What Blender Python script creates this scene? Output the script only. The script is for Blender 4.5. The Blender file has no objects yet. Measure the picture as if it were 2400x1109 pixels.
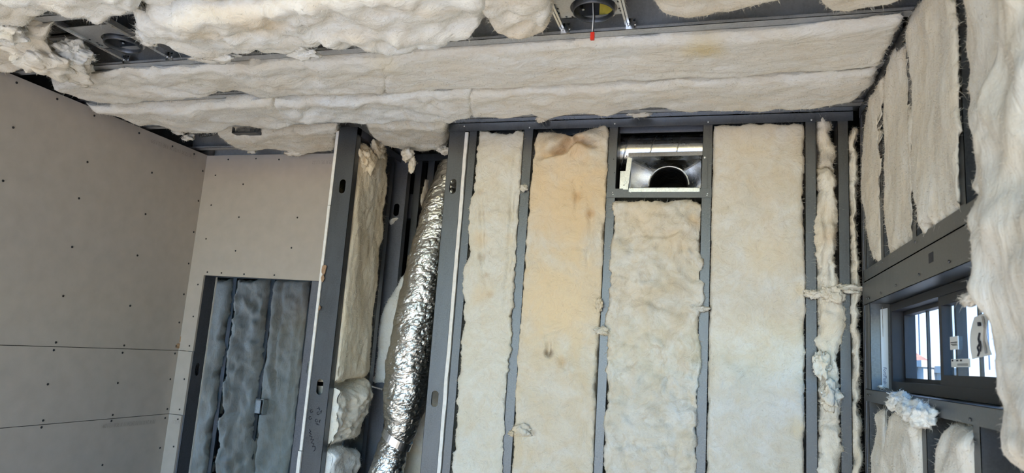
import bpy, bmesh, math, random
import numpy as np
from mathutils import Vector, Matrix

# ------------------------------------------------------------------ camera, sky, sun, exposure
scene = bpy.context.scene
COL = scene.collection
FPX = 1612.0
CAM = np.array([0.0, 0.0, 1.7])
def cam_axes(yaw, pitch, roll):
    yaw, pitch, roll = np.radians([yaw, pitch, roll])
    f = np.array([np.sin(yaw)*np.cos(pitch), np.cos(yaw)*np.cos(pitch), np.sin(pitch)])
    r = np.array([np.cos(yaw), -np.sin(yaw), 0]); u = np.cross(r, f)
    return np.array([np.cos(roll)*r+np.sin(roll)*u, -np.sin(roll)*r+np.cos(roll)*u, f])
RC = cam_axes(-16.98, 9.55, 3.98)
cd = bpy.data.cameras.new('camera'); cam = bpy.data.objects.new('camera', cd); COL.objects.link(cam)
cd.sensor_width = 36; cd.lens = FPX/2400*36; cd.clip_start = .02
cd.dof.use_dof = True; cd.dof.focus_distance = 3.0; cd.dof.aperture_fstop = 4.5
M = Matrix.Identity(4)
for i in range(3):
    M[i][0], M[i][1], M[i][2], M[i][3] = RC[0][i], RC[1][i], -RC[2][i], CAM[i]
cam.matrix_world = M
scene.camera = cam

world = bpy.data.worlds.new('sky'); scene.world = world; world.use_nodes = True; world.cycles.sampling_method = 'MANUAL'; world.cycles.sample_map_resolution = 512
wn = world.node_tree.nodes; wl = world.node_tree.links
sky = wn.new('ShaderNodeTexSky'); sky.sky_type = 'NISHITA'; sky.sun_disc = False
sky.sun_elevation = math.radians(38); sky.sun_rotation = math.radians(185)
sky.air_density = 1.0; sky.dust_density = 0.3; sky.ozone_density = 3.0
hs = wn.new('ShaderNodeHueSaturation'); hs.inputs['Saturation'].default_value = 1.7; wl.new(sky.outputs[0], hs.inputs['Color']); wl.new(hs.outputs[0], wn['Background'].inputs[0]); wn['Background'].inputs[1].default_value = 0.66
sd = bpy.data.lights.new('sun', 'SUN'); sd.energy = 9.0; sd.angle = .01; sd.color = (1, .95, .88)
sun = bpy.data.objects.new('sun', sd); COL.objects.link(sun)
sun.rotation_euler = Vector((.06, .77, -.63)).to_track_quat('-Z', 'Y').to_euler()   # comes from behind of the camera
pd_ = bpy.data.lights.new('sky_portal', 'AREA'); pd_.shape = 'RECTANGLE'; pd_.size = 3.7; pd_.size_y = 2.95; pd_.cycles.is_portal = True
po = bpy.data.objects.new('sky_portal', pd_); COL.objects.link(po); po.location = (-1.15, -2.25, 1.45); po.rotation_euler = (math.radians(90), 0, 0)   # the open rear of the room: guides sky sampling, emits nothing
scene.view_settings.view_transform = 'Standard'; scene.view_settings.look = 'None'
scene.view_settings.gamma = 1; scene.view_settings.use_curve_mapping = False
scene.view_settings.exposure = 0.58
scene.cycles.max_bounces = 6; scene.cycles.diffuse_bounces = 4; scene.cycles.adaptive_threshold = .06; scene.cycles.adaptive_min_samples = 16

# ------------------------------------------------------------------ helpers: pixels, planes, noise
def ray(x, y): return RC.T @ np.array([(x-1200)/FPX, -(y-554.5)/FPX, 1])
def on(ax, v, x, y):
    d = ray(x, y); return CAM+(v-CAM[ax])/d[ax]*d
class Plane:
    def __init__(s, ax, val, U, V, N):
        s.ax, s.val = ax, val; s.U, s.V, s.N = [np.array(k, float) for k in (U, V, N)]
        s.O = np.zeros(3); s.O[ax] = val
    def at(s, px, off=0):            # pixel -> (u,v) on the plane lifted by off
        p = on(s.ax, s.val+off*s.N[s.ax], *px); return np.array([p@s.U, p@s.V])
    def p3(s, uv, h):
        uv = np.asarray(uv); h = np.asarray(h)
        return s.O+uv[..., :1]*s.U+uv[..., 1:2]*s.V+h[..., None]*s.N
YB = 2.95; XR = .535; ZC = 2.765; XL = -2.966; YD = 3.311
P_BACK = Plane(1, YB, (1, 0, 0), (0, 0, 1), (0, -1, 0))
P_CEIL = Plane(2, ZC, (1, 0, 0), (0, 1, 0), (0, 0, -1))
P_RIGHT = Plane(0, XR, (0, 1, 0), (0, 0, 1), (-1, 0, 0))
P_PARTL = Plane(0, -1.752, (0, 1, 0), (0, 0, 1), (1, 0, 0))
P_FAR = Plane(1, 5.3, (1, 0, 0), (0, 0, 1), (0, -1, 0))
P_LEFT = Plane(0, XL, (0, 1, 0), (0, 0, 1), (1, 0, 0))
P_BL = Plane(1, YD, (1, 0, 0), (0, 0, 1), (0, -1, 0))

_rs = np.random.RandomState(7)
_perm = np.concatenate([_rs.permutation(256)]*3)
_g = _rs.normal(size=(256, 3)); _g /= np.linalg.norm(_g, axis=1)[:, None]
def perlin(p):
    p = np.asarray(p, float); i = np.floor(p).astype(int); f = p-i; w = f*f*f*(f*(f*6-15)+10)
    i &= 255; out = 0
    for dx in (0, 1):
        for dy in (0, 1):
            for dz in (0, 1):
                h = _perm[_perm[_perm[i[..., 0]+dx]+i[..., 1]+dy]+i[..., 2]+dz] & 255
                d = np.stack([f[..., 0]-dx, f[..., 1]-dy, f[..., 2]-dz], -1)
                ww = (w[..., 0] if dx else 1-w[..., 0])*(w[..., 1] if dy else 1-w[..., 1])*(w[..., 2] if dz else 1-w[..., 2])
                out = out+ww*(_g[h]*d).sum(-1)
    return out*1.6
def fbm(p, o=3):
    return sum(perlin(p*2**k+k*17.3)/2**k for k in range(o))
def resample(pts, t):
    pts = np.asarray(pts, float); s = np.concatenate([[0], np.cumsum(np.linalg.norm(np.diff(pts, axis=0), axis=1))])
    s /= s[-1]
    return np.stack([np.interp(t, s, pts[:, k]) for k in range(pts.shape[1])], -1)
def seg_dist(P, poly):               # distance to a polyline and the position along it (0..1)
    best = np.full(P.shape[:-1], 1e9); pos = np.zeros(P.shape[:-1]); L = np.concatenate([[0], np.cumsum(np.linalg.norm(np.diff(poly, axis=0), axis=1))])
    for i, (a, b) in enumerate(zip(poly[:-1], poly[1:])):
        ab = b-a; t = np.clip(((P-a)@ab)/max(ab@ab, 1e-12), 0, 1)
        d = np.linalg.norm(P-a-t[..., None]*ab, axis=-1); m = d < best
        best = np.where(m, d, best); pos = np.where(m, (L[i]+t*(L[i+1]-L[i]))/L[-1], pos)
    return best, pos

# ------------------------------------------------------------------ materials
MATS = {}
def new_mat(name):
    m = bpy.data.materials.new(name); m.use_nodes = True; MATS[name] = m
    return m, m.node_tree.nodes, m.node_tree.links, m.node_tree.nodes['Principled BSDF']
def node(ns, t, **kw):
    n = ns.new(t)
    for k, v in kw.items():
        if isinstance(k, str) and hasattr(n, k) and k not in ('inputs',): setattr(n, k, v)
    return n
def setin(n, **kw):
    for k, v in kw.items(): n.inputs[k.replace('_', ' ')].default_value = v
def noise_node(ns, ls, vec, scale, detail=4, dist=0., rough=.55):
    n = ns.new('ShaderNodeTexNoise'); setin(n, Scale=scale, Detail=detail, Distortion=dist, Roughness=rough)
    if vec is not None: ls.new(vec, n.inputs['Vector'])
    return n
def ramp(ns, ls, fac, a, b):
    n = ns.new('ShaderNodeMapRange'); setin(n, From_Min=a, From_Max=b); n.clamp = True
    ls.new(fac, n.inputs['Value']); return n.outputs[0]
def mixc(ns, ls, fac, a, b, mode='MIX'):
    n = ns.new('ShaderNodeMix'); n.data_type = 'RGBA'; n.blend_type = mode
    for sock, v in ((n.inputs[0], fac), (n.inputs[6], a), (n.inputs[7], b)):
        if isinstance(v, bpy.types.NodeSocket): ls.new(v, sock)
        elif isinstance(v, (int, float)): sock.default_value = v
        else: sock.default_value = (*v, 1)
    return n.outputs[2]
def bump(ns, ls, h, strength, dist, prev=None):
    n = ns.new('ShaderNodeBump'); setin(n, Strength=strength, Distance=dist); ls.new(h, n.inputs['Height'])
    if prev is not None: ls.new(prev, n.inputs['Normal'])
    return n.outputs[0]
def simple(name, col, rough=.6, metal=0., nscale=0, namt=.15, bstr=0, bscale=60, spec=.5, aniso=None):
    m, ns, ls, b = new_mat(name); setin(b, Roughness=rough, Metallic=metal); b.inputs['Base Color'].default_value = (*col, 1)
    b.inputs['Specular IOR Level'].default_value = spec
    tc = ns.new('ShaderNodeTexCoord'); v = tc.outputs['Object']
    if aniso:
        mp = ns.new('ShaderNodeMapping'); mp.inputs['Scale'].default_value = aniso; ls.new(v, mp.inputs[0]); v = mp.outputs[0]
    if nscale:
        n = noise_node(ns, ls, v, nscale, 5)
        ls.new(mixc(ns, ls, ramp(ns, ls, n.outputs[0], .3, .7), tuple(c*(1-namt) for c in col), tuple(min(1, c*(1+namt)) for c in col)), b.inputs['Base Color'])
    if bstr:
        n2 = noise_node(ns, ls, v, bscale, 4); ls.new(bump(ns, ls, n2.outputs[0], bstr, .004), b.inputs['Normal'])
    return m
CREAM = (.80, .725, .59); PALE = (.83, .80, .74); TAN = (.74, .56, .34); BROWN = (.42, .27, .14); ASH = (.60, .56, .51)
def fibreglass(name, base=CREAM, alt=PALE, stain=TAN, amt=.25, streak=(1, 1, 1), spots=(), seed=0, bs=.55, grime=.35, mott=.5):
    """streak scales the texture space (small = long along that axis); spots = (world point, radius, colour, strength)"""
    m, ns, ls, b = new_mat(name)
    setin(b, Roughness=1.0); b.inputs['Specular IOR Level'].default_value = .05
    geo = ns.new('ShaderNodeNewGeometry'); pos = geo.outputs['Position']
    mp = ns.new('ShaderNodeMapping'); mp.inputs['Scale'].default_value = streak
    mp.inputs['Location'].default_value = (seed*3.1, seed*1.7, seed*2.3); ls.new(pos, mp.inputs[0]); v = mp.outputs[0]
    big = noise_node(ns, ls, v, 5, 3, 1.2); mid = noise_node(ns, ls, v, 15, 5, 2.2, .62); fine = noise_node(ns, ls, v, 75, 4, 1.5, .7); blot = noise_node(ns, ls, v, 3.2, 2, .6)
    c = mixc(ns, ls, ramp(ns, ls, big.outputs[0], .35, .65), base, alt)
    f = ns.new('ShaderNodeMath'); f.operation = 'MULTIPLY'; ls.new(ramp(ns, ls, blot.outputs[0], .62-amt*.5, .9-amt*.5), f.inputs[0]); f.inputs[1].default_value = min(1, amt*1.6)
    c = mixc(ns, ls, f.outputs[0], c, stain)
    mo = noise_node(ns, ls, v, 10, 4, .8, .6); mf = ns.new('ShaderNodeMath'); mf.operation = 'MULTIPLY'; ls.new(ramp(ns, ls, mo.outputs[0], .46, .68), mf.inputs[0]); mf.inputs[1].default_value = mott
    c = mixc(ns, ls, mf.outputs[0], c, tuple(a*.45+s_*.5 for a, s_ in zip(base, stain)))
    g = ns.new('ShaderNodeMath'); g.operation = 'MULTIPLY'; ls.new(ramp(ns, ls, mid.outputs[0], .50, .30), g.inputs[0]); g.inputs[1].default_value = grime
    c = mixc(ns, ls, g.outputs[0], c, tuple(a*.5+s*.33 for a, s in zip(base, stain)))
    g2 = ns.new('ShaderNodeMath'); g2.operation = 'MULTIPLY'; ls.new(ramp(ns, ls, fine.outputs[0], .52, .36), g2.inputs[0]); g2.inputs[1].default_value = .2
    c = mixc(ns, ls, g2.outputs[0], c, tuple(a*.72 for a in base))
    for p, rad, colr, st in spots:
        d = ns.new('ShaderNodeVectorMath'); d.operation = 'DISTANCE'; ls.new(pos, d.inputs[0]); d.inputs[1].default_value = tuple(p)
        s = ns.new('ShaderNodeMath'); s.operation = 'ADD'; ls.new(d.outputs['Value'], s.inputs[0])
        wv = ns.new('ShaderNodeMath'); wv.operation = 'MULTIPLY_ADD'; ls.new(big.outputs[0], wv.inputs[0]); wv.inputs[1].default_value = rad*1.1; wv.inputs[2].default_value = -rad*.55
        ls.new(wv.outputs[0], s.inputs[1])
        k = ns.new('ShaderNodeMath'); k.operation = 'MULTIPLY'; ls.new(ramp(ns, ls, s.outputs[0], rad, rad*.25), k.inputs[0]); k.inputs[1].default_value = st
        c = mixc(ns, ls, k.outputs[0], c, colr)
    ls.new(c, b.inputs['Base Color'])
    n1 = bump(ns, ls, mid.outputs[0], bs*.85, .018); n2 = bump(ns, ls, fine.outputs[0], bs*.55, .004, n1); ls.new(n2, b.inputs['Normal'])
    FIBRE_OF[m.name] = fibre_mat(name+'_strand', tuple((a+b_)/2*1.06 for a, b_ in zip(base, alt)))
    return m

# galvanised steel
def steel(name, col, rough, metal, namt=.18, scale=(9, 9, 3)):
    m, ns, ls, b = new_mat(name); setin(b, Roughness=rough, Metallic=metal)
    tc = ns.new('ShaderNodeNewGeometry'); mp = ns.new('ShaderNodeMapping'); mp.inputs['Scale'].default_value = scale; ls.new(tc.outputs['Position'], mp.inputs[0])
    n = noise_node(ns, ls, mp.outputs[0], 2.2, 8, .5, .65); n3 = noise_node(ns, ls, tc.outputs['Position'], 160, 2)
    f = ramp(ns, ls, n.outputs[0], .3, .7)
    c = mixc(ns, ls, f, tuple(c*(1-namt) for c in col), tuple(c*(1+namt) for c in col))
    c = mixc(ns, ls, ramp(ns, ls, n3.outputs[0], .35, .75), c, tuple(c*1.2 for c in col)); ls.new(c, b.inputs['Base Color'])
    r = ns.new('ShaderNodeMapRange'); setin(r, To_Min=rough-.08, To_Max=rough+.1); ls.new(n.outputs[0], r.inputs[0]); ls.new(r.outputs[0], b.inputs['Roughness'])
    ls.new(bump(ns, ls, n.outputs[0], .12, .004), b.inputs['Normal'])
    return m
STEEL = steel('galvanised_steel', (.115, .12, .13), .40, .85)
STEEL_D = steel('dull_dark_steel', (.17, .175, .20), .5, .7)
JOISTM = steel('ceiling_steel', (.47, .475, .48), .45, .6)
SHINY = steel('bright_sheet_steel', (.66, .67, .68), .27, 1.0, .1, (4, 4, 4))
ZINC = steel('bright_zinc', (.75, .76, .78), .28, 1.0, .05)
DRY = simple('drywall_paper', (.445, .395, .345), .92, 0, 14, .05, .12, 400, .2)
GYP = simple('gypsum_core', (.80, .76, .70), .95, 0, 50, .08, .4, 120, .1)
PAPER = simple('torn_brown_paper', (.36, .23, .14), .9, 0, 40, .2, .3, 60, .1)
SCREWM = simple('black_screw', (.02, .02, .022), .5, .4)
PRINT = simple('grey_print', (.33, .295, .26), .9)
INK = simple('black_ink', (.02, .02, .03), .7)
DECK = simple('grey_deck_board', (.16, .155, .15), .9, 0, 90, .4, .5, 140, .1)
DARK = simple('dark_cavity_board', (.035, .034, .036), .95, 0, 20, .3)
FLOORM = simple('subfloor_plywood', (.66, .58, .47), .8, 0, 8, .12, aniso=(1, 8, 1))
GROUNDM = simple('sandy_ground', (.52, .49, .45), .95, 0, 2, .15)
BRONZE = simple('dark_bronze_frame', (.022, .022, .027), .55, 0, 30, .1, spec=.25)
BLACKP = simple('black_plastic', (.012, .012, .013), .28)
WHITEP = simple('white_label', (.78, .78, .76), .6)
REDP = simple('red_plastic', (.75, .035, .02), .35)
YELP = simple('yellow_label', (.62, .50, .08), .6, 0, 20, .2)
CANIN = simple('grey_can_paint', (.10, .105, .12), .45, .5)
TAPE = simple('white_flashing_tape', (.50, .52, .54), .55)
ROOFM = simple('terracotta_roof', (.36, .16, .10), .8, 0, 6, .3)
FENCEM = simple('pale_blue_siding_paint', (.30, .345, .43), .7, 0, 2, .08)
RUBM = simple('pale_block', (.36, .345, .33), .9, 0, 3, .2)
def foil_mat():
    m, ns, ls, b = new_mat('crinkled_foil'); setin(b, Metallic=1.0, Roughness=.30)
    b.inputs['Base Color'].default_value = (.66, .64, .60, 1)
    g = ns.new('ShaderNodeNewGeometry'); mp = ns.new('ShaderNodeMapping'); mp.inputs['Scale'].default_value = (1, 1, 1); ls.new(g.outputs['Position'], mp.inputs[0])
    v = ns.new('ShaderNodeTexVoronoi'); v.feature = 'DISTANCE_TO_EDGE'; setin(v, Scale=46); ls.new(mp.outputs[0], v.inputs['Vector'])
    n = noise_node(ns, ls, mp.outputs[0], 40, 6, 1.5, .6); w = noise_node(ns, ls, mp.outputs[0], 150, 3, .5)
    n1 = bump(ns, ls, n.outputs[0], .32, .010); n2 = bump(ns, ls, v.outputs[0], .18, .005, n1); n3 = bump(ns, ls, w.outputs[0], .2, .003, n2); ls.new(n3, b.inputs['Normal'])
    return m
FOIL = foil_mat()
def glass_mat():
    m, ns, ls, b = new_mat('window_glass'); out = ns['Material Output']
    t = ns.new('ShaderNodeBsdfTransparent'); t.inputs[0].default_value = (.93, .96, .97, 1)
    gl = ns.new('ShaderNodeBsdfGlossy'); gl.inputs['Roughness'].default_value = .02
    mx = ns.new('ShaderNodeMixShader'); mx.inputs[0].default_value = .07
    ls.new(t.outputs[0], mx.inputs[1]); ls.new(gl.outputs[0], mx.inputs[2]); ls.new(mx.outputs[0], out.inputs[0]); return m
GLASS = glass_mat()

# ------------------------------------------------------------------ object helpers
ORG = {}
def mk(name, V, F, mat, parent=None, origin=None, smooth=False, kind=None):
    V = np.asarray(V, float)
    o3 = ORG[parent] if parent is not None else (np.asarray(origin, float) if origin is not None else np.array([*(V.min(0)+V.max(0))[:2]/2, V[:, 2].min()]))
    me = bpy.data.meshes.new(name); me.from_pydata((V-o3).tolist(), [], [tuple(int(i) for i in f) for f in F]); me.update()
    if smooth: me.polygons.foreach_set('use_smooth', [True]*len(me.polygons))
    me.materials.append(mat)
    ob = bpy.data.objects.new(name, me); COL.objects.link(ob)
    if parent is not None: ob.parent = parent
    else: ob.location = o3
    ORG[ob] = o3
    if kind: ob['kind'] = kind
    return ob
def empty(name, loc):
    ob = bpy.data.objects.new(name, None); COL.objects.link(ob); ob.location = loc; ob.empty_display_size = .1; ORG[ob] = np.asarray(loc, float); return ob
def sub_empty(): pass
def tag(o, label, cat, group=None):
    o['label'] = label; o['category'] = cat
    if group: o['group'] = group
    return o
def struct(o, label=None):
    o['kind'] = 'structure'
    if label: o['label'] = label
    return o
class MB:
    def __init__(s): s.V = []; s.F = []
    def add(s, V, F):
        k = len(s.V); s.V += [tuple(v) for v in V]; s.F += [tuple(i+k for i in f) for f in F]; return s
    def box(s, a, b):
        a, b = np.minimum(a, b), np.maximum(a, b)
        V = [(x, y, z) for x in (a[0], b[0]) for y in (a[1], b[1]) for z in (a[2], b[2])]
        return s.add(V, [(0, 1, 3, 2), (4, 6, 7, 5), (0, 4, 5, 1), (2, 3, 7, 6), (0, 2, 6, 4), (1, 5, 7, 3)])
    def obox(s, o, A, B, C):          # parallelepiped from corner o with edge vectors
        o, A, B, C = [np.asarray(k, float) for k in (o, A, B, C)]
        V = [o+i*A+j*B+k*C for i in (0, 1) for j in (0, 1) for k in (0, 1)]
        F = [(0, 1, 3, 2), (4, 6, 7, 5), (0, 4, 5, 1), (2, 3, 7, 6), (0, 2, 6, 4), (1, 5, 7, 3)]
        if np.dot(np.cross(A, B), C) < 0: F = [f[::-1] for f in F]
        return s.add(V, F)
    def tube(s, pts, rad, n=12, cap=True):
        pts = np.asarray(pts, float); rad = np.broadcast_to(rad, (len(pts),)); t = np.gradient(pts, axis=0)
        t /= np.linalg.norm(t, axis=1)[:, None]; up = np.array([0, 0, 1.]) if abs(t[0][2]) < .9 else np.array([1., 0, 0])
        V = []; a = np.cross(t[0], up); a /= np.linalg.norm(a)
        for p, d, r in zip(pts, t, rad):
            a = a-d*(a@d); a /= np.linalg.norm(a); b = np.cross(d, a)
            V += [p+r*(math.cos(q)*a+math.sin(q)*b) for q in np.arange(n)*2*math.pi/n]
        F = [(i*n+j, i*n+(j+1) % n, (i+1)*n+(j+1) % n, (i+1)*n+j) for i in range(len(pts)-1) for j in range(n)]
        if cap: F += [tuple(range(n))[::-1], tuple((len(pts)-1)*n+j for j in range(n))]
        return s.add(V, F)
    def build(s, name, mat, parent=None, **kw): return mk(name, s.V, s.F, mat, parent, **kw)
SCREW_ME = None
def screw_head(p, N, parent, r=.004, mat=None, name='screw'):
    """dome head proud of the surface, mesh data shared between all screws of one radius and direction"""
    key = (round(r, 4), tuple(np.round(N, 2)), (mat or ZINC).name)
    me = screw_head.cache.get(key)
    N = np.asarray(N, float)
    if me is None:
        a = np.cross(N, [0, 0, 1.]) if abs(N[2]) < .9 else np.array([1., 0, 0]); a /= np.linalg.norm(a); b = np.cross(N, a)
        V = []; n = 8
        for rr, h in ((1, 0), (.85, .35), (.45, .6)):
            V += [r*(rr*(math.cos(q)*a+math.sin(q)*b)+h*N) for q in np.arange(n)*2*math.pi/n]
        F = [(i*n+j, i*n+(j+1) % n, (i+1)*n+(j+1) % n, (i+1)*n+j) for i in range(2) for j in range(n)]+[tuple(2*n+j for j in range(n))]
        me = bpy.data.meshes.new(name); me.from_pydata([tuple(v) for v in V], [], F); me.materials.append(mat or ZINC); screw_head.cache[key] = me
    ob = bpy.data.objects.new(name, me); COL.objects.link(ob); ob.parent = parent; ob.location = np.asarray(p)-ORG[parent]
    return ob
screw_head.cache = {}
def channel(name, o, A, L, W, w, G, g, mat, parent, holes=(), lip=.011, t=.0016, **kw):
    """C-section: corner o, length L along A, web width w along W, flanges g long along G; holes = positions along A in the web"""
    o, A, W, G = [np.asarray(k, float) for k in (o, A, W, G)]
    m = MB(); hl, hw = .036, .017; cur = 0
    for h in sorted(holes):
        m.obox(o+A*cur, A*(h-.06-cur), W*w, G*t)
        q = np.arange(24)*2*math.pi/24; c, s_ = np.cos(q), np.sin(q)
        inn = np.stack([np.sign(s_)*(hl-hw)*(np.abs(s_) > 1e-6)+hw*s_, hw*c], -1)
        k = 1/np.maximum(np.abs(c), np.abs(s_)); outr = np.stack([.06*s_*k, w/2*c*k], -1)
        V = []
        for pts, off in ((outr, 0), (inn, 0), (outr, t), (inn, t)):
            V += [o+A*(h+p[0])+W*(w/2+p[1])+G*off for p in pts]
        F = []
        for j in range(24):
            j2 = (j+1) % 24
            F += [(j, j2, 24+j2, 24+j), (48+j, 72+j, 72+j2, 48+j2), (24+j, 24+j2, 72+j2, 72+j)]
        m.add(V, F); cur = h+.06
    m.obox(o+A*cur, A*(L-cur), W*w, G*t)
    m.obox(o, A*L, W*t, G*g); m.obox(o+W*(w-t), A*L, W*t, G*g)
    if lip:
        m.obox(o+G*(g-t), A*L, W*lip, G*t); m.obox(o+G*(g-t)+W*(w-lip), A*L, W*lip, G*t)
    return m.build(name, mat, parent, **kw)
def text_mesh(s, size, o, R_, U_, mat, parent, name='lettering', squash=1.0, mirror=False):
    cu = bpy.data.curves.new('t', 'FONT'); cu.body = s; cu.size = size
    tmp = bpy.data.objects.new('t', cu); COL.objects.link(tmp)
    me0 = bpy.data.meshes.new_from_object(tmp.evaluated_get(bpy.context.evaluated_depsgraph_get()))
    V = np.array([v.co[:] for v in me0.vertices]); F = [tuple(p.vertices) for p in me0.polygons]
    bpy.data.objects.remove(tmp); bpy.data.curves.remove(cu); bpy.data.meshes.remove(me0)
    x = V[:, :1]*squash*(-1 if mirror else 1)
    return mk(name, np.asarray(o)+x*np.asarray(R_)+V[:, 1:2]*np.asarray(U_), F, mat, parent)

# ------------------------------------------------------------------ fibreglass batts
def fibre_mat(name, col):
    m, ns, ls, b = new_mat(name); out = ns['Material Output']
    d = ns.new('ShaderNodeBsdfDiffuse'); t = ns.new('ShaderNodeBsdfTranslucent'); mx = ns.new('ShaderNodeMixShader'); mx.inputs[0].default_value = .5
    d.inputs[0].default_value = (*col, 1); t.inputs[0].default_value = (*col, 1)
    ls.new(d.outputs[0], mx.inputs[1]); ls.new(t.outputs[0], mx.inputs[2]); ls.new(mx.outputs[0], out.inputs[0]); return m
FIBRE_OF = {}
FIB_RS = np.random.RandomState(11)
def fibres(name, P, Nrm, Out, n, mat, parent, length=(.008, .03), width=.0006, wts=None):
    """short loose strands growing from points P"""
    rs = FIB_RS; idx = rs.choice(len(P), n, p=wts/wts.sum() if wts is not None else None)
    p = P[idx]; d = Nrm[idx]*rs.uniform(.0, .45, (n, 1))+Out[idx]*rs.uniform(.0, .7, (n, 1))+rs.normal(size=(n, 3))*.65
    d /= np.linalg.norm(d, axis=1)[:, None]; L = rs.uniform(*length, (n, 1))*rs.uniform(.4, 1, (n, 1))
    s = np.cross(d, rs.normal(size=(n, 3))); s /= np.linalg.norm(s, axis=1)[:, None]; w = width*rs.uniform(.6, 1.6, (n, 1))
    bend = rs.normal(size=(n, 3))*.35*L-np.array([0, 0, .12])*L
    a = p-d*.004; m = p+d*L*.55; e = p+d*L+bend
    V = np.stack([a-s*w, a+s*w, m-s*w*.8, m+s*w*.8, e], 1).reshape(-1, 3)
    k = np.arange(n)*5
    F = np.concatenate([np.stack([k, k+1, k+3], 1), np.stack([k, k+3, k+2], 1), np.stack([k+2, k+3, k+4], 1)])
    return mk(name, V, F, FIBRE_OF.get(mat.name, mat), parent, kind='stuff')
def edge_ts(n, c=.55):               # denser towards both ends
    t = np.linspace(0, 1, n); return t+c*.5*np.sin(-2*math.pi*t)/(math.pi)*.9*-1*-1
def batt(label, plane, top, bot, mat, left=None, right=None, T=.03, r=.035, rr=None, lump=.012, mid=.007, small=.0025, lf=3.5, fray=.006,
         creases=(), bumps=(), group='insulation batts', depth=.085, res=.011, fib=900, floor=False, seed=0, name='insulation_batt', base=-.03, fold=.5, stretch=(1, 1, 1), fibw=.00036, fuzz=15000, umin=None, rid_=.35, bay=None, flen=(.006, .024)):
    """an outlined fibreglass batt: a closed body with rounded, frayed rim, lumps, creases and loose strands; outline in photo pixels on a real plane"""
    off = T*.7; at = lambda q: plane.at(q, off)
    tp = np.array([at(q) for q in top]); bt = np.array([at(q) for q in bot])
    lf_ = np.array([tp[0]]+[at(q) for q in (left or [])]+[bt[0]]); rt_ = np.array([tp[-1]]+[at(q) for q in (right or [])]+[bt[-1]])
    if floor is not False:
        zb = floor if not isinstance(floor, bool) else .02
        lf_ = np.vstack([lf_, [lf_[-1][0], zb]]); rt_ = np.vstack([rt_, [rt_[-1][0], zb]])
        bt = np.array([lf_[-1], rt_[-1]])
    len_ = lambda P: np.linalg.norm(np.diff(P, axis=0), axis=1).sum()
    wU = (len_(tp)+len_(bt))/2; wV = (len_(lf_)+len_(rt_))/2
    nu = int(np.clip(wU/res, 10, 300))+6; nv = int(np.clip(wV/res, 10, 360))+6
    def ts(n, w):                    # extra rows close to the rim
        e = min(.3, .02/w); x = np.linspace(0, 1, n-4); return np.unique(np.concatenate([x, [e*.15, e*.45, 1-e*.15, 1-e*.45]]))
    tu, tv = ts(nu, wU), ts(nv, wV); nu, nv = len(tu), len(tv)
    A, B, Lp, Rp = resample(tp, tu), resample(bt, tu), resample(lf_, tv), resample(rt_, tv)
    u = tu[None, :, None]; v = tv[:, None, None]
    cor = (1-u)*(1-v)*A[0]+u*(1-v)*A[-1]+(1-u)*v*B[0]+u*v*B[-1]
    UV = (1-v)*A[None]+v*B[None]+(1-u)*Lp[:, None]+u*Rp[:, None]-cor
    # frayed rim: shift near the rim along the plane
    P0 = plane.p3(UV, np.zeros(UV.shape[:2])); sd_ = seed*7.7
    du = np.minimum(tu, 1-tu)[None, :]*np.linalg.norm(Rp-Lp, axis=1)[:, None]; dv = np.minimum(tv, 1-tv)[:, None]*np.linalg.norm(B-A, axis=1)[None, :]
    dm = np.minimum(du, dv); wfr = np.exp(-dm/.03)
    for k in range(2):
        UV[..., k] += wfr*fray*(fbm(P0*14+sd_+k*31, 2)*1.3+fbm(P0*60+sd_+k*13, 2)*.7)+fold*mid*fbm(P0*9+sd_+50+k*9, 2)
    if umin is not None: UV[..., 0] = np.maximum(UV[..., 0], umin)
    ru = rr or r
    pf = lambda d, q: np.sqrt(np.clip(1-(1-np.minimum(d/q, 1))**2, 0, 1))
    prof = pf(du, ru)*pf(dv, r)
    Q = P0*np.array(stretch)
    rid = (1-np.abs(fbm(Q*lf*1.5+sd_+5, 2)))**3
    h = lump*fbm(Q*lf+sd_, 2)+mid*(fbm(Q*lf*2.6+sd_+3, 2)-rid_*rid)+small*fbm(P0*34+sd_+9, 3)
    H = base+(T-base)*prof+h*(.15+.85*prof)
    for pts, wd, dp in creases:
        c = np.array([at(q) for q in pts]); wob = np.stack([fbm(P0*16+sd_+k*21+60, 2) for k in (0, 1)], -1)*wd*.9
        d, sp_ = seg_dist(UV+wob, c); am = dp*np.sin(np.clip(sp_, .02, .98)*math.pi)**.7*(.75+.5*fbm(P0*11+sd_+80, 2)); wd = wd*(1+.35*fbm(P0*8+sd_+70, 1))
        H -= am*np.exp(-(d/wd)**2)-am*.35*np.exp(-((d-2.3*wd)/(1.4*wd))**2)
    for bx_, by_, rad, hh in bumps:
        c = at((bx_, by_)); d = np.linalg.norm(UV-c, axis=-1); H += hh*np.exp(-(d/rad)**2)*prof
    UVb = UV.copy()
    if bay:                          # whatever lies between the framing members stays inside its bay
        ka = 1 if plane.ax == 2 else 0; UVb[..., ka] = np.clip(UVb[..., ka], *bay); UV = np.where((H < .004)[..., None], UVb, UV)
    P = plane.p3(UV, H); G = nu*nv
    idx = np.arange(G).reshape(nv, nu)
    F = np.stack([idx[:-1, :-1], idx[:-1, 1:], idx[1:, 1:], idx[1:, :-1]], -1).reshape(-1, 4).tolist()
    ring = np.concatenate([idx[0, :], idx[1:, -1], idx[-1, -2::-1], idx[-2:0, 0]])
    back = plane.p3(UVb.reshape(-1, 2)[ring], np.full(len(ring), base-depth)); nr = len(ring)
    V = np.concatenate([P.reshape(-1, 3), back])
    F += [(int(ring[(j+1) % nr]), int(ring[j]), G+j, G+(j+1) % nr) for j in range(nr)]
    F.append(tuple(G+j for j in range(nr))[::1])
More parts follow.
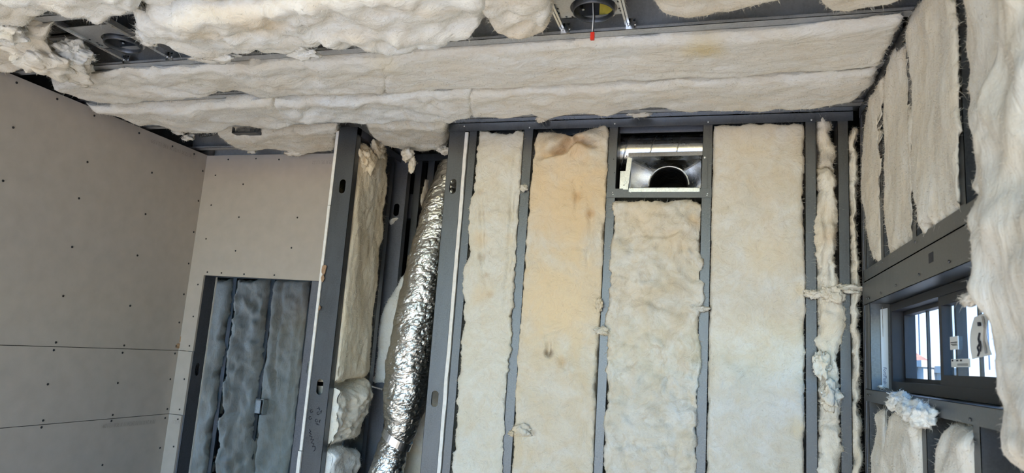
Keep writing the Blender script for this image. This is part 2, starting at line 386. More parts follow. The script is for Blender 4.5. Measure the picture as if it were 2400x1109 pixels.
    n0 = np.cross(P[1, 1]-P[0, 0], P[0, 1]-P[1, 0]); c0 = P[nv//2+1, nu//2]-P[nv//2, nu//2]; r0 = P[nv//2, nu//2+1]-P[nv//2, nu//2]
    if np.cross(r0, c0)@plane.N < 0: F = [tuple(f)[::-1] for f in F]
    ob = mk(name, V, F, mat, smooth=True)
    tag(ob, label, 'insulation', group)
    if fib:
        gu = np.gradient(P, axis=1); gv = np.gradient(P, axis=0); nn = np.cross(gu, gv); nn /= np.linalg.norm(nn, axis=-1)[..., None]+1e-9
        nn *= np.sign((nn@plane.N))[..., None]; ctr = P.reshape(-1, 3).mean(0); outd = np.zeros_like(P)
        outd += np.where((du < dv)[..., None], np.sign(tu-.5)[None, :, None]*plane_dir(P, 1), np.sign(tv-.5)[:, None, None]*plane_dir(P, 0))
        outd *= np.exp(-dm/.04)[..., None]
        ar = np.linalg.norm(np.cross(gu, gv), axis=-1); w0 = (np.exp(-dm/.02)*ar).reshape(-1); w1 = ar.reshape(-1)
        inframe = np.ones(len(w1))
        if plane.ax != 2: inframe = (P.reshape(-1, 3)[:, 2] > .85).astype(float)+1e-6
        w0 = w0*inframe; w1 = w1*inframe; nf = int(min(7000, fuzz*w1.sum())); w = w0/w0.sum()*fib+w1/w1.sum()*nf
        fibres('loose_fibres', P.reshape(-1, 3), nn.reshape(-1, 3), outd.reshape(-1, 3), fib+nf, mat, ob, wts=w, width=fibw, length=flen)
    return ob
def plane_dir(P, axis):
    d = (P[:, -1]-P[:, 0])[:, None] if axis == 1 else (P[-1]-P[0])[None]
    return d/(np.linalg.norm(d, axis=-1)[..., None]+1e-9)*np.ones_like(P)
def tuft(parent, c, size, mat, seed=0, rough=.55, sub=4, fib=160, name='tuft', R_=None, fl=(.006, .022)):
    """a torn lump of fibre standing off its batt"""
    bm = bmesh.new(); bmesh.ops.create_icosphere(bm, subdivisions=sub, radius=1)
    V = np.array([v.co[:] for v in bm.verts]); F = [[v.index for v in f.verts] for f in bm.faces]; bm.free()
    s = seed*5.3; n = fbm(V*1.3+s, 3)[:, None]; n2 = (1-np.abs(fbm(V*2.4+s+9, 2)))[:, None]**3
    D = V*(1+rough*n-.35*rough*n2+.04*fbm(V*9+s, 2)[:, None])+rough*.3*np.stack([fbm(V*1.8+s+k*11, 2) for k in range(3)], -1)
    D = D*np.asarray(size)
    if R_ is not None: D = D@np.asarray(R_).T
    W = D+np.asarray(c); ob = mk(name, W, F, mat, parent, smooth=True)
    if fib: fibres('loose_fibres', W, V, V*.8, fib, mat, parent if parent.parent is None else parent, length=fl)
    return ob
# ------------------------------------------------------------------ the setting
X, Y, Z = np.eye(3)
struct(MB().box((-5.6, -2.2, -.1), (.66, 5.6, 0)).build('floor', FLOORM), 'pale plywood subfloor of the room under construction')
struct(MB().box((-60, -60, -.35), (60, 60, -.3)).build('ground', GROUNDM), 'pale sandy ground outside the building')
ceil = struct(MB().box((-5.6, -2.2, 2.93), (.68, 5.6, 2.98)).build('ceiling', DECK), 'dark grey deck above the ceiling joists')
for yj, x0 in ((.54, -3.05), (.945, -3.05), (1.345, -3.05), (1.745, -3.05), (2.148, -3.05), (2.51, -3.05), (2.888, -3.05)):
    channel('joist', (x0, yj, ZC), X, .60-x0, Z, .155, -Y, .041, JOISTM, ceil)
channel('joist', (-3.05, 3.276, ZC), X, 1.18, Z, .155, -Y, .041, JOISTM, ceil)
# left drywall
wl_ = struct(empty('wall_left', (XL-.06, .85, 0)), 'grey drywall sheets screwed up on the left')
MB().box((XL-.10, -2.2, 0), (XL-.09, 3.42, 2.93)).build('backing', DARK, wl_)
channel('top_track', (XL-.09, -2.2, 2.70), Y, 5.6, X, .076, Z, .04, STEEL_D, wl_, lip=0)
for i, (z0, z1) in enumerate(((1.5815, 2.745), (1.2265, 1.5785), (.01, 1.2235))):
    pn = MB().box((XL-.014, -2.2, z0), (XL, YD+.013, z1)).build('drywall_panel', DRY, wl_)
# drywall end wall with the doorway
XJ = -2.866; ZD = 2.016
wbl = struct(empty('wall_back_left', (-2.4, YD, 0)), 'drywall end wall of the recess with a rough doorway')
def prism_y(poly, y0, y1):
    n = len(poly); V = [(a, y0, b) for a, b in poly]+[(a, y1, b) for a, b in poly]
    F = [tuple(range(n))[::-1], tuple(range(n, 2*n))]+[(i, (i+1) % n, n+(i+1) % n, n+i) for i in range(n)]
    return V, F
V, F = prism_y([(XL+.001, 1.5815), (XJ, 1.5815), (XJ+.002, 2.02), (-1.872, ZD-.004), (-1.872, 2.742), (XL+.001, 2.742)], YD, YD+.013)
bp = mk('drywall_panel', V, F, DRY, wbl)
for z0, z1, dx in ((1.2265, 1.5785, -.004), (.01, 1.2235, -.012)):
    MB().box((XL+.001, YD, z0), (XJ+dx, YD+.013, z1)).build('drywall_panel', DRY, wbl)
zj = on(0, XJ, 458, 866)[2]
channel('jamb_stud', (XJ, YD+.013, 0), Z, 2.06, Y, .092, -X, .041, STEEL_D, wbl, holes=(zj,))
channel('header', (XJ-.04, YD+.013, ZD+.004), X, .9, Y, .092, Z, .041, STEEL_D, wbl)
channel('jamb_stud', (-2.155, YD+.016, 0), Z, 2.7, X, .102, Y, .041, STEEL_D, wbl, holes=(on(1, YD, 722, 862)[2],))
channel('top_track', (XL, YD+.014, 2.70), X, 1.1, Y, .092, Z, .04, STEEL, wbl, lip=0)
MB().box((-5.2, YD+.106, 0), (XJ+.001, YD+.118, 2.93)).box((XJ, YD+.106, ZD+.03), (-1.87, YD+.118, 2.93)).build('drywall_far_side', GYP, wbl)
# screws in the drywall
scr_left = [(39,194),(134,232),(221,271),(31,299),(205,380),(326,312),(404,343),(455,361),(7,424),(185,465),(356,405),(475,401),(465,471),(341,502),(454,544),(169,579),(322,599),(442,618),(431,690),(148,694),(305,717),(420,756),(131,803),(291,810),(413,811),(126,821),(287,827),(410,829),(112,901),(276,898),(399,889),(392,959),(264,973),(101,986),(261,987),(387,980),(97,1002),(375,1050),(240,1090)]
scr_bl = [(535,374),(600,372),(654,374),(505,411),(570,432),(495,481),(560,509),(697,510),(483,560),(552,588),(683,581),(486,638),(519,640),(572,643),(643,645),(464,667),(453,742),(444,811),(432,889),(421,960),(417,983),(407,1047)]
for q in scr_left: screw_head(on(0, XL, *q), X, wl_, .0058, SCREWM)
for q in scr_bl: screw_head(on(1, YD, *q), -Y, wbl, .0052, SCREWM)
# faded back-print on the sheets, upside down as hung
def print_left(px, txt, px2, size):
    a = on(0, XL+.0012, *px); b = on(0, XL+.0012, *px2); L = np.linalg.norm(b-a); d = (b-a)/L
    u = np.cross(d, X); w = len(txt)*size*.52
    text_mesh(txt, size, b, -d, -np.abs(u)*np.array([0, 0, 1.]), PRINT, wl_, 'faded_print', squash=L/w)
print_left((334, 318), '12 X 12 X 11/21 X 13E 13.1.99', (460, 366), .030)
print_left((218, 996), '20 X 24 X 11.13 24/24/11 X 3DE 13.1.09', (365, 984), .030)
def print_bl(px, txt, px2, size):
    a = on(1, YD-.0012, *px); b = on(1, YD-.0012, *px2); L = np.linalg.norm(b-a); d = (b-a)/L
    text_mesh(txt, size, b, -d, np.array([0, 0, -1.]), PRINT, wbl, 'faded_print', squash=L/(len(txt)*size*.52))
print_bl((718, 378), '/12 X 3E, 1.1.22', (782, 376), .028); print_bl((398, 985), '24.13.11', (424, 985), .028)
# torn paper scraps
def scrap(px, plane, w, h, parent, seed, lift=.004, mat=PAPER):
    rs = np.random.RandomState(seed); c = plane.at(px); n = 10
    q = np.arange(n)*2*math.pi/n; uv = np.stack([c[0]+w*np.cos(q)*rs.uniform(.5, 1, n), c[1]+h*np.sin(q)*rs.uniform(.5, 1, n)], -1)
    f = plane.p3(uv, rs.uniform(.3, 1, n)*lift*2); b = plane.p3(uv, np.zeros(n)); 
    V = np.vstack([f, b, plane.p3(c, np.array(lift))[None]])
    F = [(i, (i+1) % n, 2*n) for i in range(n)]+[(n+i, n+(i+1) % n, (i+1) % n, i) for i in range(n)]
    return mk('torn_paper', V, F, mat, parent)
scrap((424, 800), P_LEFT, .012, .075, wl_, 3); scrap((418, 812), P_LEFT, .03, .018, wl_, 4)
# partition with the left end stud (shaft side open)
wpl = struct(empty('wall_partition_left', (-1.80, 3.2, 0)), 'steel stud partition left of the duct shaft')
zl = [on(1, YB, *q)[2] for q in ((747, 907), (802, 437))]
st = channel('end_stud', (-1.852, YB, 0), Z, 2.765, X, .103, Y, .041, STEEL, wpl, holes=zl, lip=.012)
xs = [-1.868, -1.8665, -1.870]
for i, (z0, z1) in enumerate(((2.36, 2.745), (1.18, 2.357), (0, 1.177))):
    g = MB().box((xs[i], YB-.004-.003*i, z0), (-1.853, YD, z1)).build('drywall_panel', GYP, wpl)
scrap((760, 632), Plane(1, YB-.006, X, Z, -Y), .016, .035, wpl, 5); scrap((757, 652), Plane(1, YB-.006, X, Z, -Y), .010, .022, wpl, 6); scrap((749, 722), Plane(1, YB-.01, X, Z, -Y), .008, .014, wpl, 8)
channel('stud', (-1.752, 3.345, 0), Z, 2.765, -X, .100, Y, .041, STEEL, wpl, lip=0)
channel('stud', (-1.80, 3.46, 0), Z, 2.9, X, .10, Y, .041, STEEL_D, wpl, holes=(on(1, 3.46, 930, 492)[2],))
channel('top_track', (-1.852, 2.952, 2.725), Y, .6, X, .103, Z, .038, STEEL_D, wpl, lip=0)
# handwriting on the end stud
def pen(strokes, parent, plane, rad=.0014, mat=INK, name='pen_mark'):
    m = MB()
    for s in strokes:
        uv = np.array([plane.at(q) for q in s]); t = np.linspace(0, 1, len(uv)*4); m.tube(plane.p3(resample(uv, t), np.full(len(t), .0008)), rad, 5)
    return m.build(name, mat, parent)
PE = Plane(1, YB-.0008, X, Z, -Y)
def ring_px(cx, cy, rx, ry, a0=0, a1=330): return [(cx+rx*math.cos(math.radians(a)), cy+ry*math.sin(math.radians(a))) for a in range(a0, a1, 30)]
pen([ring_px(730, 964, 3, 3.5), ring_px(727, 980, 3, 3.5), ring_px(746, 969, 3, 3.5), ring_px(742, 986, 3, 3.5), [(743,958),(749,957)], [(747,954),(749,962)], [(750,966),(754,963)], [(752,970),(754,962)],
     [(740,992),(745,994)], [(742,995),(748,996)], [(747,988),(751,985)], [(749,991),(750,984)],
     [(725,1007),(729,1012),(724,1014),(730,1018),(725,1022),(732,1024),(728,1031),(736,1030),(729,1038),(736,1040),(732,1048),(738,1046),(739,1054),(735,1058)]], st, PE)
# partition with the right end stud
wpr = struct(empty('wall_partition_right', (-1.2, 3.2, 0)), 'steel stud partition right of the duct shaft')
zr = [on(1, YB, *q)[2] for q in ((1019, 935), (1062, 437))]
channel('end_stud', (-1.25, YB, 0), Z, 2.73, X, .08, Y, .041, STEEL, wpr, holes=zr, lip=.01)
rs = np.random.RandomState(4)
zz = np.linspace(0, 2.72, 60); wob = np.cumsum(rs.normal(size=60))*.0008; wob -= np.linspace(0, wob[-1], 60)
V = []
for z_, w_ in zip(zz, wob): V += [(-1.169+w_*.6, YB-.004, z_), (-1.153+w_*.5+rs.uniform(-.0015, .0015), YB-.004, z_), (-1.153, 3.04, z_), (-1.169, 3.04, z_)]
F = [(i*4+j, i*4+(j+1) % 4, i*4+4+(j+1) % 4, i*4+4+j) for i in range(59) for j in range(4)]+[(3, 2, 1, 0), (236, 237, 238, 239)]
mk('drywall_panel', V, F, GYP, wpr)
channel('stud', (-1.25, 3.40, 0), Z, 2.73, X, .08, Y, .041, STEEL_D, wpr)
# frame at the back of the shaft
wsh = struct(empty('wall_shaft', (-1.5, 3.55, 0)), 'dark framing at the back of the duct shaft')
YS = 3.56
def sx(px, py): return on(1, YS, px, py)
h0 = sx(968, 378); h1 = sx(968, 361)
channel('header', (h0[0]-.01, YS, h0[2]), X, .45, Z, h1[2]-h0[2], Y, .041, STEEL, wsh, lip=0)
a = sx(974, 385)[0]; channel('stud', (a, YS+.003, 0), Z, h0[2], X, .042, Y, .06, STEEL, wsh, lip=0)
a = sx(1003, 385)[0]; channel('stud', (a, YS+.003, 0), Z, h0[2], X, .042, Y, .06, STEEL, wsh, lip=0)
b0 = sx(948, 512); b1 = sx(970, 454)
channel('blocking', (b0[0]-.02, YS+.01, b0[2]), X, b1[0]-b0[0]+.05, Z, b1[2]-b0[2], Y, .041, STEEL_D, wsh)
channel('stud', (sx(1040, 600)[0], YS+.003, 0), Z, h0[2], X, .09, Y, .041, STEEL_D, wsh)
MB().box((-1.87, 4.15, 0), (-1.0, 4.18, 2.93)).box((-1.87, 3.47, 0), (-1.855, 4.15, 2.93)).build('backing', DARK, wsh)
# main stud wall
wb = struct(empty('wall_back', (-.35, YB, 0)), 'open steel stud wall facing the camera')
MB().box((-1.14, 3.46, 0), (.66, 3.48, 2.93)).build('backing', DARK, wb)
for xa, xb in ((-1.148, -1.109), (-.877, -.833), (-.48, -.44), (-.074, -.033)):
    s_ = channel('stud', (xb, YB, 0), Z, 2.735, Y, .092, -X, xb-xa, STEEL, wb)
for xa, xb in ((.334, .376), (.457, .497)):
    s_ = channel('stud', (xa, YB, 0), Z, 2.735, Y, .092, X, xb-xa, STEEL, wb)
tk = channel('top_track', (-1.255, YB-.003, 2.765), X, .515+1.255, Y, .098, -Z, .040, STEEL, wb, lip=0)
for q in ((1088, 296), (1241, 299), (1441, 290), (1660, 286), (1902, 281)): screw_head(on(1, YB-.004, *q), -Y, wb, .0042)
for q in ((1441, 405), (1438, 373)): screw_head(on(1, YB-.0005, *q), -Y, wb, .0022, SCREWM)
# ledge angle above the plate
MB().box((-1.25, 2.895, 2.766), (.53, 2.947, 2.7685)).box((-1.25, 2.895, 2.766), (-.3, 2.8965, 2.792)).build('ledge_angle', ZINC, wb)
b0 = on(1, YB-.006, 1421, 463); b1 = on(1, YB-.006, 1668, 442)
br = MB().box((b0[0], YB-.0055, b0[2]), (b1[0], YB-.003, b1[2])).box((b0[0]+.03, YB-.004, b1[2]-.0015), (b1[0]-.03, YB+.09, b1[2])).box((b0[0]+.03, YB-.004, b0[2]), (b1[0]-.03, YB+.09, b0[2]+.0015)).build('cross_rail', STEEL, wb)
for q in ((1436, 451), (1437, 456), (1478, 450), (1658, 454), (1657, 458)): screw_head(on(1, YB-.006, *q), -Y, wb, .0032)
MB().box((-.44, YB+.06, 2.716), (-.075, YB+.063, 2.765)).build('inner_track', STEEL_D, wb)
# right wall with the window opening
wr = struct(empty('wall_right', (XR, 1.0, 0)), 'open steel stud wall with a small window on the right')
WY0, WY1, WZ0, WZ1 = 1.62, 2.79, 1.657, 1.967
XS = .645
MB().box((XS, -2.2, 0), (XS+.015, 3.5, WZ0)).box((XS, -2.2, WZ1), (XS+.015, 3.5, 2.93)).box((XS, -2.2, WZ0), (XS+.015, WY0, WZ1)).box((XS, WY1, WZ0), (XS+.015, 3.5, WZ1)).build('sheathing', DECK, wr)
for y0 in (.53, .94, 1.34, 1.745, 2.155, 2.555):
    channel('stud', (XR, y0, 2.06), Z, .70, X, .1, Y, .041, STEEL, wr)
channel('stud', (XR, 2.842, 0), Z, 2.76, X, .1, Y, .036, STEEL, wr)
channel('stud', (XR-.004, 2.882, 0), Z, 2.76, X, .1, Y, .02, STEEL_D, wr)
for y0 in (.53, .94): channel('stud', (XR, y0, 0), Z, 2.1, X, .1, Y, .041, STEEL, wr)
for y0 in (1.34, 1.72, 2.118, 2.52): channel('cripple_stud', (XR, y0, 0), Z, 1.62, X, .1, Y, .041, STEEL, wr)
channel('top_track', (XR-.003, -2.2, 2.765), Y, 5.12, X, .106, -Z, .04, STEEL, wr, lip=0)
channel('header_track', (XR-.002, 1.2, 2.0555), Y, 1.68, X, .1, Z, .0435, STEEL, wr, lip=0)
hd = MB(); hz0, hz1 = WZ1, 2.053
channel('header', (XR-.004, 1.2, hz0), Y, 1.685, Z, hz1-hz0, X, .1, STEEL, wr, lip=0)
hh = on(0, XR-.005, 2181, 604)
MB().box((XR-.0048, hh[1]-.019, hh[2]-.013), (XR-.0035, hh[1]+.019, hh[2]+.013)).build('punched_slot', DARK, wr)
channel('sill_track', (XR-.004, 1.2, WZ0), Y, 1.68, X, .108, -Z, .043, STEEL, wr, lip=0)
channel('jamb_stud', (XR-.001, WY1, WZ0), Z, WZ1-WZ0, X, .108, Y, .045, STEEL, wr, lip=0)
for q in ((2032, 668), (2064, 687), (2031, 700), (2036, 699), (2100, 669), (2154, 644), (2224, 613), (2069, 615), (2145, 567), (2034, 926), (2039, 926), (2077, 937), (2273, 983)):
    screw_head(on(0, XR-.005, *q), -X, wr, .0045, STEEL)
# far wall of the next room, seen through the doorway
wf = struct(empty('wall_far', (-3.9, 5.3, 0)), 'open stud wall of the room beyond the doorway')
MB().box((-5.6, 5.395, 0), (-1.0, 5.41, 2.93)).build('backing', DARK, wf)
for x0 in (-5.065, -4.66, -4.255, -3.85, -3.445, -3.04, -2.635):
    channel('stud', (x0, 5.3, 0), Z, 2.75, Y, .092, X, .041, STEEL_D, wf)
channel('top_track', (-5.2, 5.297, 2.765), X, 4.1, Y, .098, -Z, .04, STEEL_D, wf, lip=0)
struct(MB().box((-1.10, 3.48, 0), (-1.08, 5.4, 2.93)).build('wall_next_room', DRY), 'plain side wall of the room beyond the doorway')
struct(MB().box((-5.6, 3.45, 0), (-5.58, 3.47, 2.93)).box((-5.6, 3.7, 0), (-5.58, 5.4, .02)).box((-5.6, 3.46, 2.4), (-5.58, 5.4, 2.93)).box((-5.6, 5.25, .02), (-5.58, 5.4, 2.4)).build('wall_next_room_left', DRY), 'left wall of the room beyond with an unseen opening added for daylight')  # opening added out of view and sized to let daylight into the far room
struct(MB().box((-5.6, 3.36, 0), (-3.0, 3.41, 2.93)).build('wall_next_room_front', DRY), 'front wall of the room beyond, left of the doorway')
struct(MB().box((-7.8, -3.0, -.3), (-7.6, 13.0, 4.6)).build('wall_sky_block', simple('sky_block_cream', (.80, .70, .58), .9, 0, 4, .08)), 'unseen pale wall added outside the next room to block the sky')  # added out of view: keeps blue sky off the far batts, bounces warmer light
# ---- window
wn_ = struct(empty('window_1', (.62, (WY0+WY1)/2, WZ0)), 'small dark bronze sliding window')
XF = .598; fy1 = WY1-.012; fy0 = WY0+.006; fz0 = WZ0+.003; fz1 = WZ1-.003
def frame_yz(name, x0, x1, y0, y1, z0, z1, w, mat, parent, wb_=None, wt=None):
    wb_ = wb_ or w; wt = wt or w
    return MB().box((x0, y0, z0), (x1, y1, z0+wb_)).box((x0, y0, z1-wt), (x1, y1, z1)).box((x0, y0, z0+wb_), (x1, y0+w, z1-wt)).box((x0, y1-w, z0+wb_), (x1, y1, z1-wt)).build(name, mat, parent)
frame_yz('frame', XF, XF+.075, fy0, fy1, fz0, fz1, .022, BRONZE, wn_, .032, .026)
ys = on(0, XF, 2203, 800)[1]
sl = frame_yz('sash', XF+.036, XF+.062, ys-.02, fy1-.022, fz0+.03, fz1-.024, .016, BRONZE, wn_)
pl_ = MB().box((XF+.047, ys-.02, fz0+.04), (XF+.051, fy1-.03, fz1-.03)).build('pane', GLASS, sl)
sr = frame_yz('sash', XF+.004, XF+.030, fy0+.02, ys+.018, fz0+.026, fz1-.022, .026, BRONZE, wn_, .034, .03)
pr_ = MB().box((XF+.015, fy0+.03, fz0+.05), (XF+.019, ys, fz1-.045)).build('pane', GLASS, sr)
ym = on(0, XF+.05, 2172, 800)[1]; MB().box((XF+.051, ym-.006, fz0+.03), (XF+.059, ym+.006, fz1-.03)).build('mullion', BRONZE, sl)
ym2 = on(0, XF+.02, 2295, 800)[1]; MB().box((XF+.020, ym2-.006, fz0+.04), (XF+.027, ym2+.006, fz1-.04)).build('mullion', BRONZE, sr)
P_GL = Plane(0, XF+.0145, Y, Z, -X)
def sticker(p0, p1, parent, lines, mat=WHITEP):
    a = P_GL.at(p0); b = P_GL.at(p1)
    o = MB().box((XF+.0135, a[0], a[1]), (XF+.0148, b[0], b[1])).build('sticker', mat, parent)
    for f0, f1, g0, g1 in lines:
        MB().box((XF+.0128, a[0]+(b[0]-a[0])*f0, a[1]+(b[1]-a[1])*g0), (XF+.0134, a[0]+(b[0]-a[0])*f1, a[1]+(b[1]-a[1])*g1)).build('printed_line', INK, parent)
sticker((2227, 790), (2247, 819), pr_, ((.1, .9, .42, .5), (.15, .85, .56, .62), (.3, .9, .66, .7)))
sticker((2230, 842), (2275, 861), pr_, ((.05, .12, .1, .3), (.3, .4, .1, .3), (.5, .6, .1, .3), (.35, .9, .6, .66), (.35, .9, .74, .8)))
# ---- outdoors beyond the window
fb = tag(empty('neighbour_building', (3.0, 9.5, -.3)), 'tall pale blue metal sided building outside the window', 'building')
for i in range(14):
    x0 = .9+i*.36
    MB().box((x0, 9.4+(i % 2)*.03, -.3), (x0+.352, 9.5, 6.5)).build('siding_sheet', FENCEM, fb)
a = on(1, 7.6, 2140, 848); b = on(1, 7.6, 2175, 838)
rf = tag(empty('tiled_roof', (a[0], 7.6, a[2]-.1)), 'low terracotta tiled roof edge seen through the left pane', 'roof')
for i in range(6):
    x0 = a[0]+(b[0]-a[0])*i/5; MB().tube([(x0, 7.55, a[2]-.03), (x0, 8.3, a[2]+.10)], .045, 8).build('roof_tile', ROOFM, rf)
for k, (p0, p1, yy) in enumerate((((2125, 990), (2172, 852), 7.4), ((2168, 990), (2215, 848), 7.2), ((2215, 990), (2262, 862), 7.0), ((2262, 990), (2330, 868), 6.8))):
    a = on(1, yy, *p0); b = on(1, yy, *p1)
    m = MB().box((a[0], yy, -.3), (b[0]-.01, yy+.25, b[2]-.06)).box((a[0]-.02, yy-.02, b[2]-.06), (b[0], yy+.27, b[2]))
    tag(m.build('block_wall', RUBM), ['pale block wall under the red roof edge outside', 'pale block wall seen right of the left pane mullion', 'pale block wall outside behind the paper sticker', 'pale block wall outside below the hanging label'][k], 'wall', 'block walls outside')
# ------------------------------------------------------------------ insulation
def bk(px, py): return on(1, YB-.016, px, py)
def ce(px, py): return on(2, ZC-.03, px, py)
G_CREAM = fibreglass('batt_cream', seed=1, amt=.18)
G_BACK1 = fibreglass('batt_ivory', base=(0.693, 0.634, 0.517), alt=(0.744, 0.711, 0.637), seed=2, amt=.08, spots=[(bk(1126, 450), .022, BROWN, .45), (bk(1128, 500), .022, BROWN, .5), (bk(1130, 550), .022, BROWN, .5), (bk(1129, 600), .028, BROWN, .6), (bk(1138, 645), .022, BROWN, .5), (bk(1147, 690), .022, BROWN, .45), (bk(1125, 560), .06, TAN, .5), (bk(1130, 690), .07, TAN, .45), (bk(1195, 560), .04, TAN, .3)])
G_BACK2 = fibreglass('batt_tan', base=(0.684, 0.572, 0.414), alt=(0.718, 0.662, 0.570), seed=3, amt=.2, spots=[(bk(1320, 470), .30, (.78, .58, .35), .75), (bk(1310, 690), .28, (.79, .62, .40), .8), (bk(1345, 340), .10, (.74, .50, .28), .6), (bk(1285, 828), .026, (.16, .10, .06), .95), (bk(1315, 850), .03, (.55, .36, .18), .6), (bk(1340, 328), .035, BROWN, .75), (bk(1300, 362), .03, BROWN, .4), (bk(1390, 338), .03, BROWN, .4), (bk(1383, 500), .03, (.55, .33, .16), .7), (bk(1352, 460), .03, (.58, .36, .18), .6), (bk(1250, 1015), .022, BROWN, .6)])  # wide tan spots: batt dye plus warm light on the upper part, as colour
G_BACK3 = fibreglass('batt_crumpled', base=(0.660, 0.598, 0.488), alt=(0.727, 0.695, 0.635), seed=4, amt=.3, grime=.7, mott=.65, spots=[(bk(1590, 560), .10, (.70, .54, .34), .55), (bk(1490, 520), .10, (.77, .62, .42), .5), (bk(1570, 725), .03, (.45, .38, .28), .5), (bk(1630, 520), .05, (.72, .52, .30), .6), (bk(1600, 1020), .03, (.6, .48, .33), .5)])
G_BACK4 = fibreglass('batt_smooth', base=(0.669, 0.607, 0.497), alt=(0.727, 0.695, 0.635), seed=5, amt=.2, grime=.35, bs=.45, mott=.5, spots=[(bk(1750, 330), .15, (.76, .65, .48), .4), (bk(1790, 600), .14, (.77, .65, .46), .4), (bk(1872, 680), .05, (.74, .58, .36), .5), (bk(1870, 1000), .05, (.74, .60, .38), .4)])
G_NARROW = fibreglass('batt_strip', base=(.78, .70, .58), alt=(.82, .79, .73), seed=6, amt=.3, grime=.5, streak=(1, 1, .5), spots=[(bk(1935, 370), .05, (.40, .36, .32), .7), (bk(1945, 560), .05, (.70, .50, .32), .5)])
G_PART = fibreglass('batt_shaded_tan', base=(.82, .72, .55), alt=(.85, .79, .67), seed=7, amt=.35, streak=(1, 1, .35), grime=.5)
G_CRUMP = fibreglass('batt_papery', base=(.79, .72, .60), alt=(.82, .79, .72), seed=8, amt=.15, bs=.35, grime=.2)
G_WHITE = fibreglass('batt_white', base=(.82, .80, .75), alt=(.84, .83, .80), seed=9, amt=.04, grime=.2)
G_CEIL = fibreglass('batt_ceiling', base=(.855, .80, .70), alt=(.875, .85, .80), seed=10, amt=.12, streak=(.55, 1, 1), grime=.38, spots=[(ce(1655, 117), .085, (.80, .66, .40), .95), (ce(905, 150), .09, (.82, .72, .52), .6)])
G_CEIL2 = fibreglass('batt_ceiling_pale', base=(.855, .82, .745), alt=(.875, .865, .83), seed=11, amt=.10, streak=(.6, 1, 1), grime=.45, spots=[(ce(480, 45), .10, (.82, .66, .44), .6), (ce(610, 26), .11, (.80, .62, .40), .6), (ce(560, 60), .08, (.82, .70, .50), .4), (ce(60, 30), .10, (.82, .70, .5), .4)])
G_CEIL3 = fibreglass('batt_ceiling_warm', base=(.83, .755, .635), alt=(.86, .825, .75), seed=12, amt=.28, streak=(.7, 1, 1), grime=.45)
G_RIGHT = fibreglass('batt_right', base=(.74, .675, .58), alt=(.78, .74, .68), seed=13, amt=.14, streak=(1, 1, .4), grime=.4, bs=.45)
G_FAR = fibreglass('batt_far', base=(.74, .70, .64), alt=(.80, .78, .75), seed=14, amt=.12, streak=(1, 1, .4), grime=.45, spots=[(on(1, 5.28, 707, 850), .05, (.5, .33, .2), .4)])

g = 'batts in the main stud wall'
b1 = batt('narrow ivory batt beside the cut drywall edge in the stud wall', P_BACK, [(1121, 306), (1150, 309), (1180, 316), (1205, 306), (1229, 308)], [(1060, 1109), (1180, 1109)], G_BACK1,
     left=[(1110, 430), (1096, 490), (1093, 560), (1097, 590), (1080, 650), (1083, 700), (1085, 760), (1076, 860), (1066, 980)], right=[(1224, 420), (1218, 500), (1212, 580), (1207, 650), (1199, 800), (1188, 950)], T=.012, floor=True, r=.022, base=-.008, res=.0075, seed=1, bay=(-1.107, -0.879), group=g,
     creases=[([(1126, 430), (1130, 520), (1128, 600), (1140, 660), (1150, 700)], .008, .018), ([(1210, 330), (1195, 560), (1190, 650), (1180, 800)], .009, .018), ([(1155, 850), (1120, 940), (1112, 1109)], .02, .006)], lump=.008, mid=.005, fray=.009)
b2 = batt('tan stained batt with a folded top in the stud wall', P_BACK, [(1254, 322), (1262, 306), (1300, 308), (1340, 312), (1390, 302), (1415, 290), (1428, 312)], [(1199, 1109), (1392, 1109)], G_BACK2,
     left=[(1252, 360), (1246, 400), (1240, 460), (1236, 520), (1228, 620), (1220, 720), (1212, 820), (1204, 950)], right=[(1424, 400), (1418, 520), (1412, 640), (1409, 720), (1400, 820), (1396, 940)], T=.016, floor=True, r=.022, base=-.008, res=.0075, seed=2, bay=(-0.831, -0.482), group=g,
     creases=[([(1262, 366), (1290, 362), (1318, 348), (1336, 332), (1342, 305)], .014, .065), ([(1340, 328), (1370, 332), (1410, 345)], .014, .055), ([(1345, 415), (1352, 460), (1349, 510)], .009, .014), ([(1384, 450), (1383, 560), (1376, 650)], .009, .018), ([(1283, 800), (1285, 835)], .009, .024), ([(1302, 820), (1318, 850), (1336, 890)], .008, .018), ([(1240, 790), (1340, 765)], .010, .006)],
     bumps=[(1290, 335, .045, .028), (1385, 320, .04, .026), (1330, 385, .06, .012), (1270, 400, .05, .008)], lump=.009, mid=.006, small=.003)
b3 = batt('crumpled cream batt hanging under the register boot', P_BACK, [(1438, 473), (1500, 468), (1560, 472), (1610, 468), (1648, 476)], [(1413, 1109), (1632, 1109)], G_BACK3,
     left=[(1437, 530), (1430, 600), (1424, 680), (1420, 760), (1418, 830), (1421, 900), (1416, 1000)], right=[(1648, 505), (1641, 550), (1638, 565), (1648, 610), (1651, 700), (1640, 770), (1645, 850), (1637, 950)], T=.022, floor=True, r=.022, base=-.008, res=.0075, seed=3, bay=(-0.438, -0.076), group=g,
     lump=.016, mid=.015, small=.005, lf=5.5, fray=.009, rid_=.55, creases=[([(1440, 560), (1500, 548), (1560, 558), (1600, 540), (1625, 500)], .010, .014), ([(1590, 560), (1610, 600), (1640, 640)], .008, .012), ([(1500, 700), (1550, 720), (1600, 735)], .008, .010), ([(1480, 980), (1540, 1000), (1590, 985)], .010, .010), ([(1440, 640), (1500, 660), (1540, 655)], .008, .010), ([(1450, 800), (1600, 830)], .010, .008)])
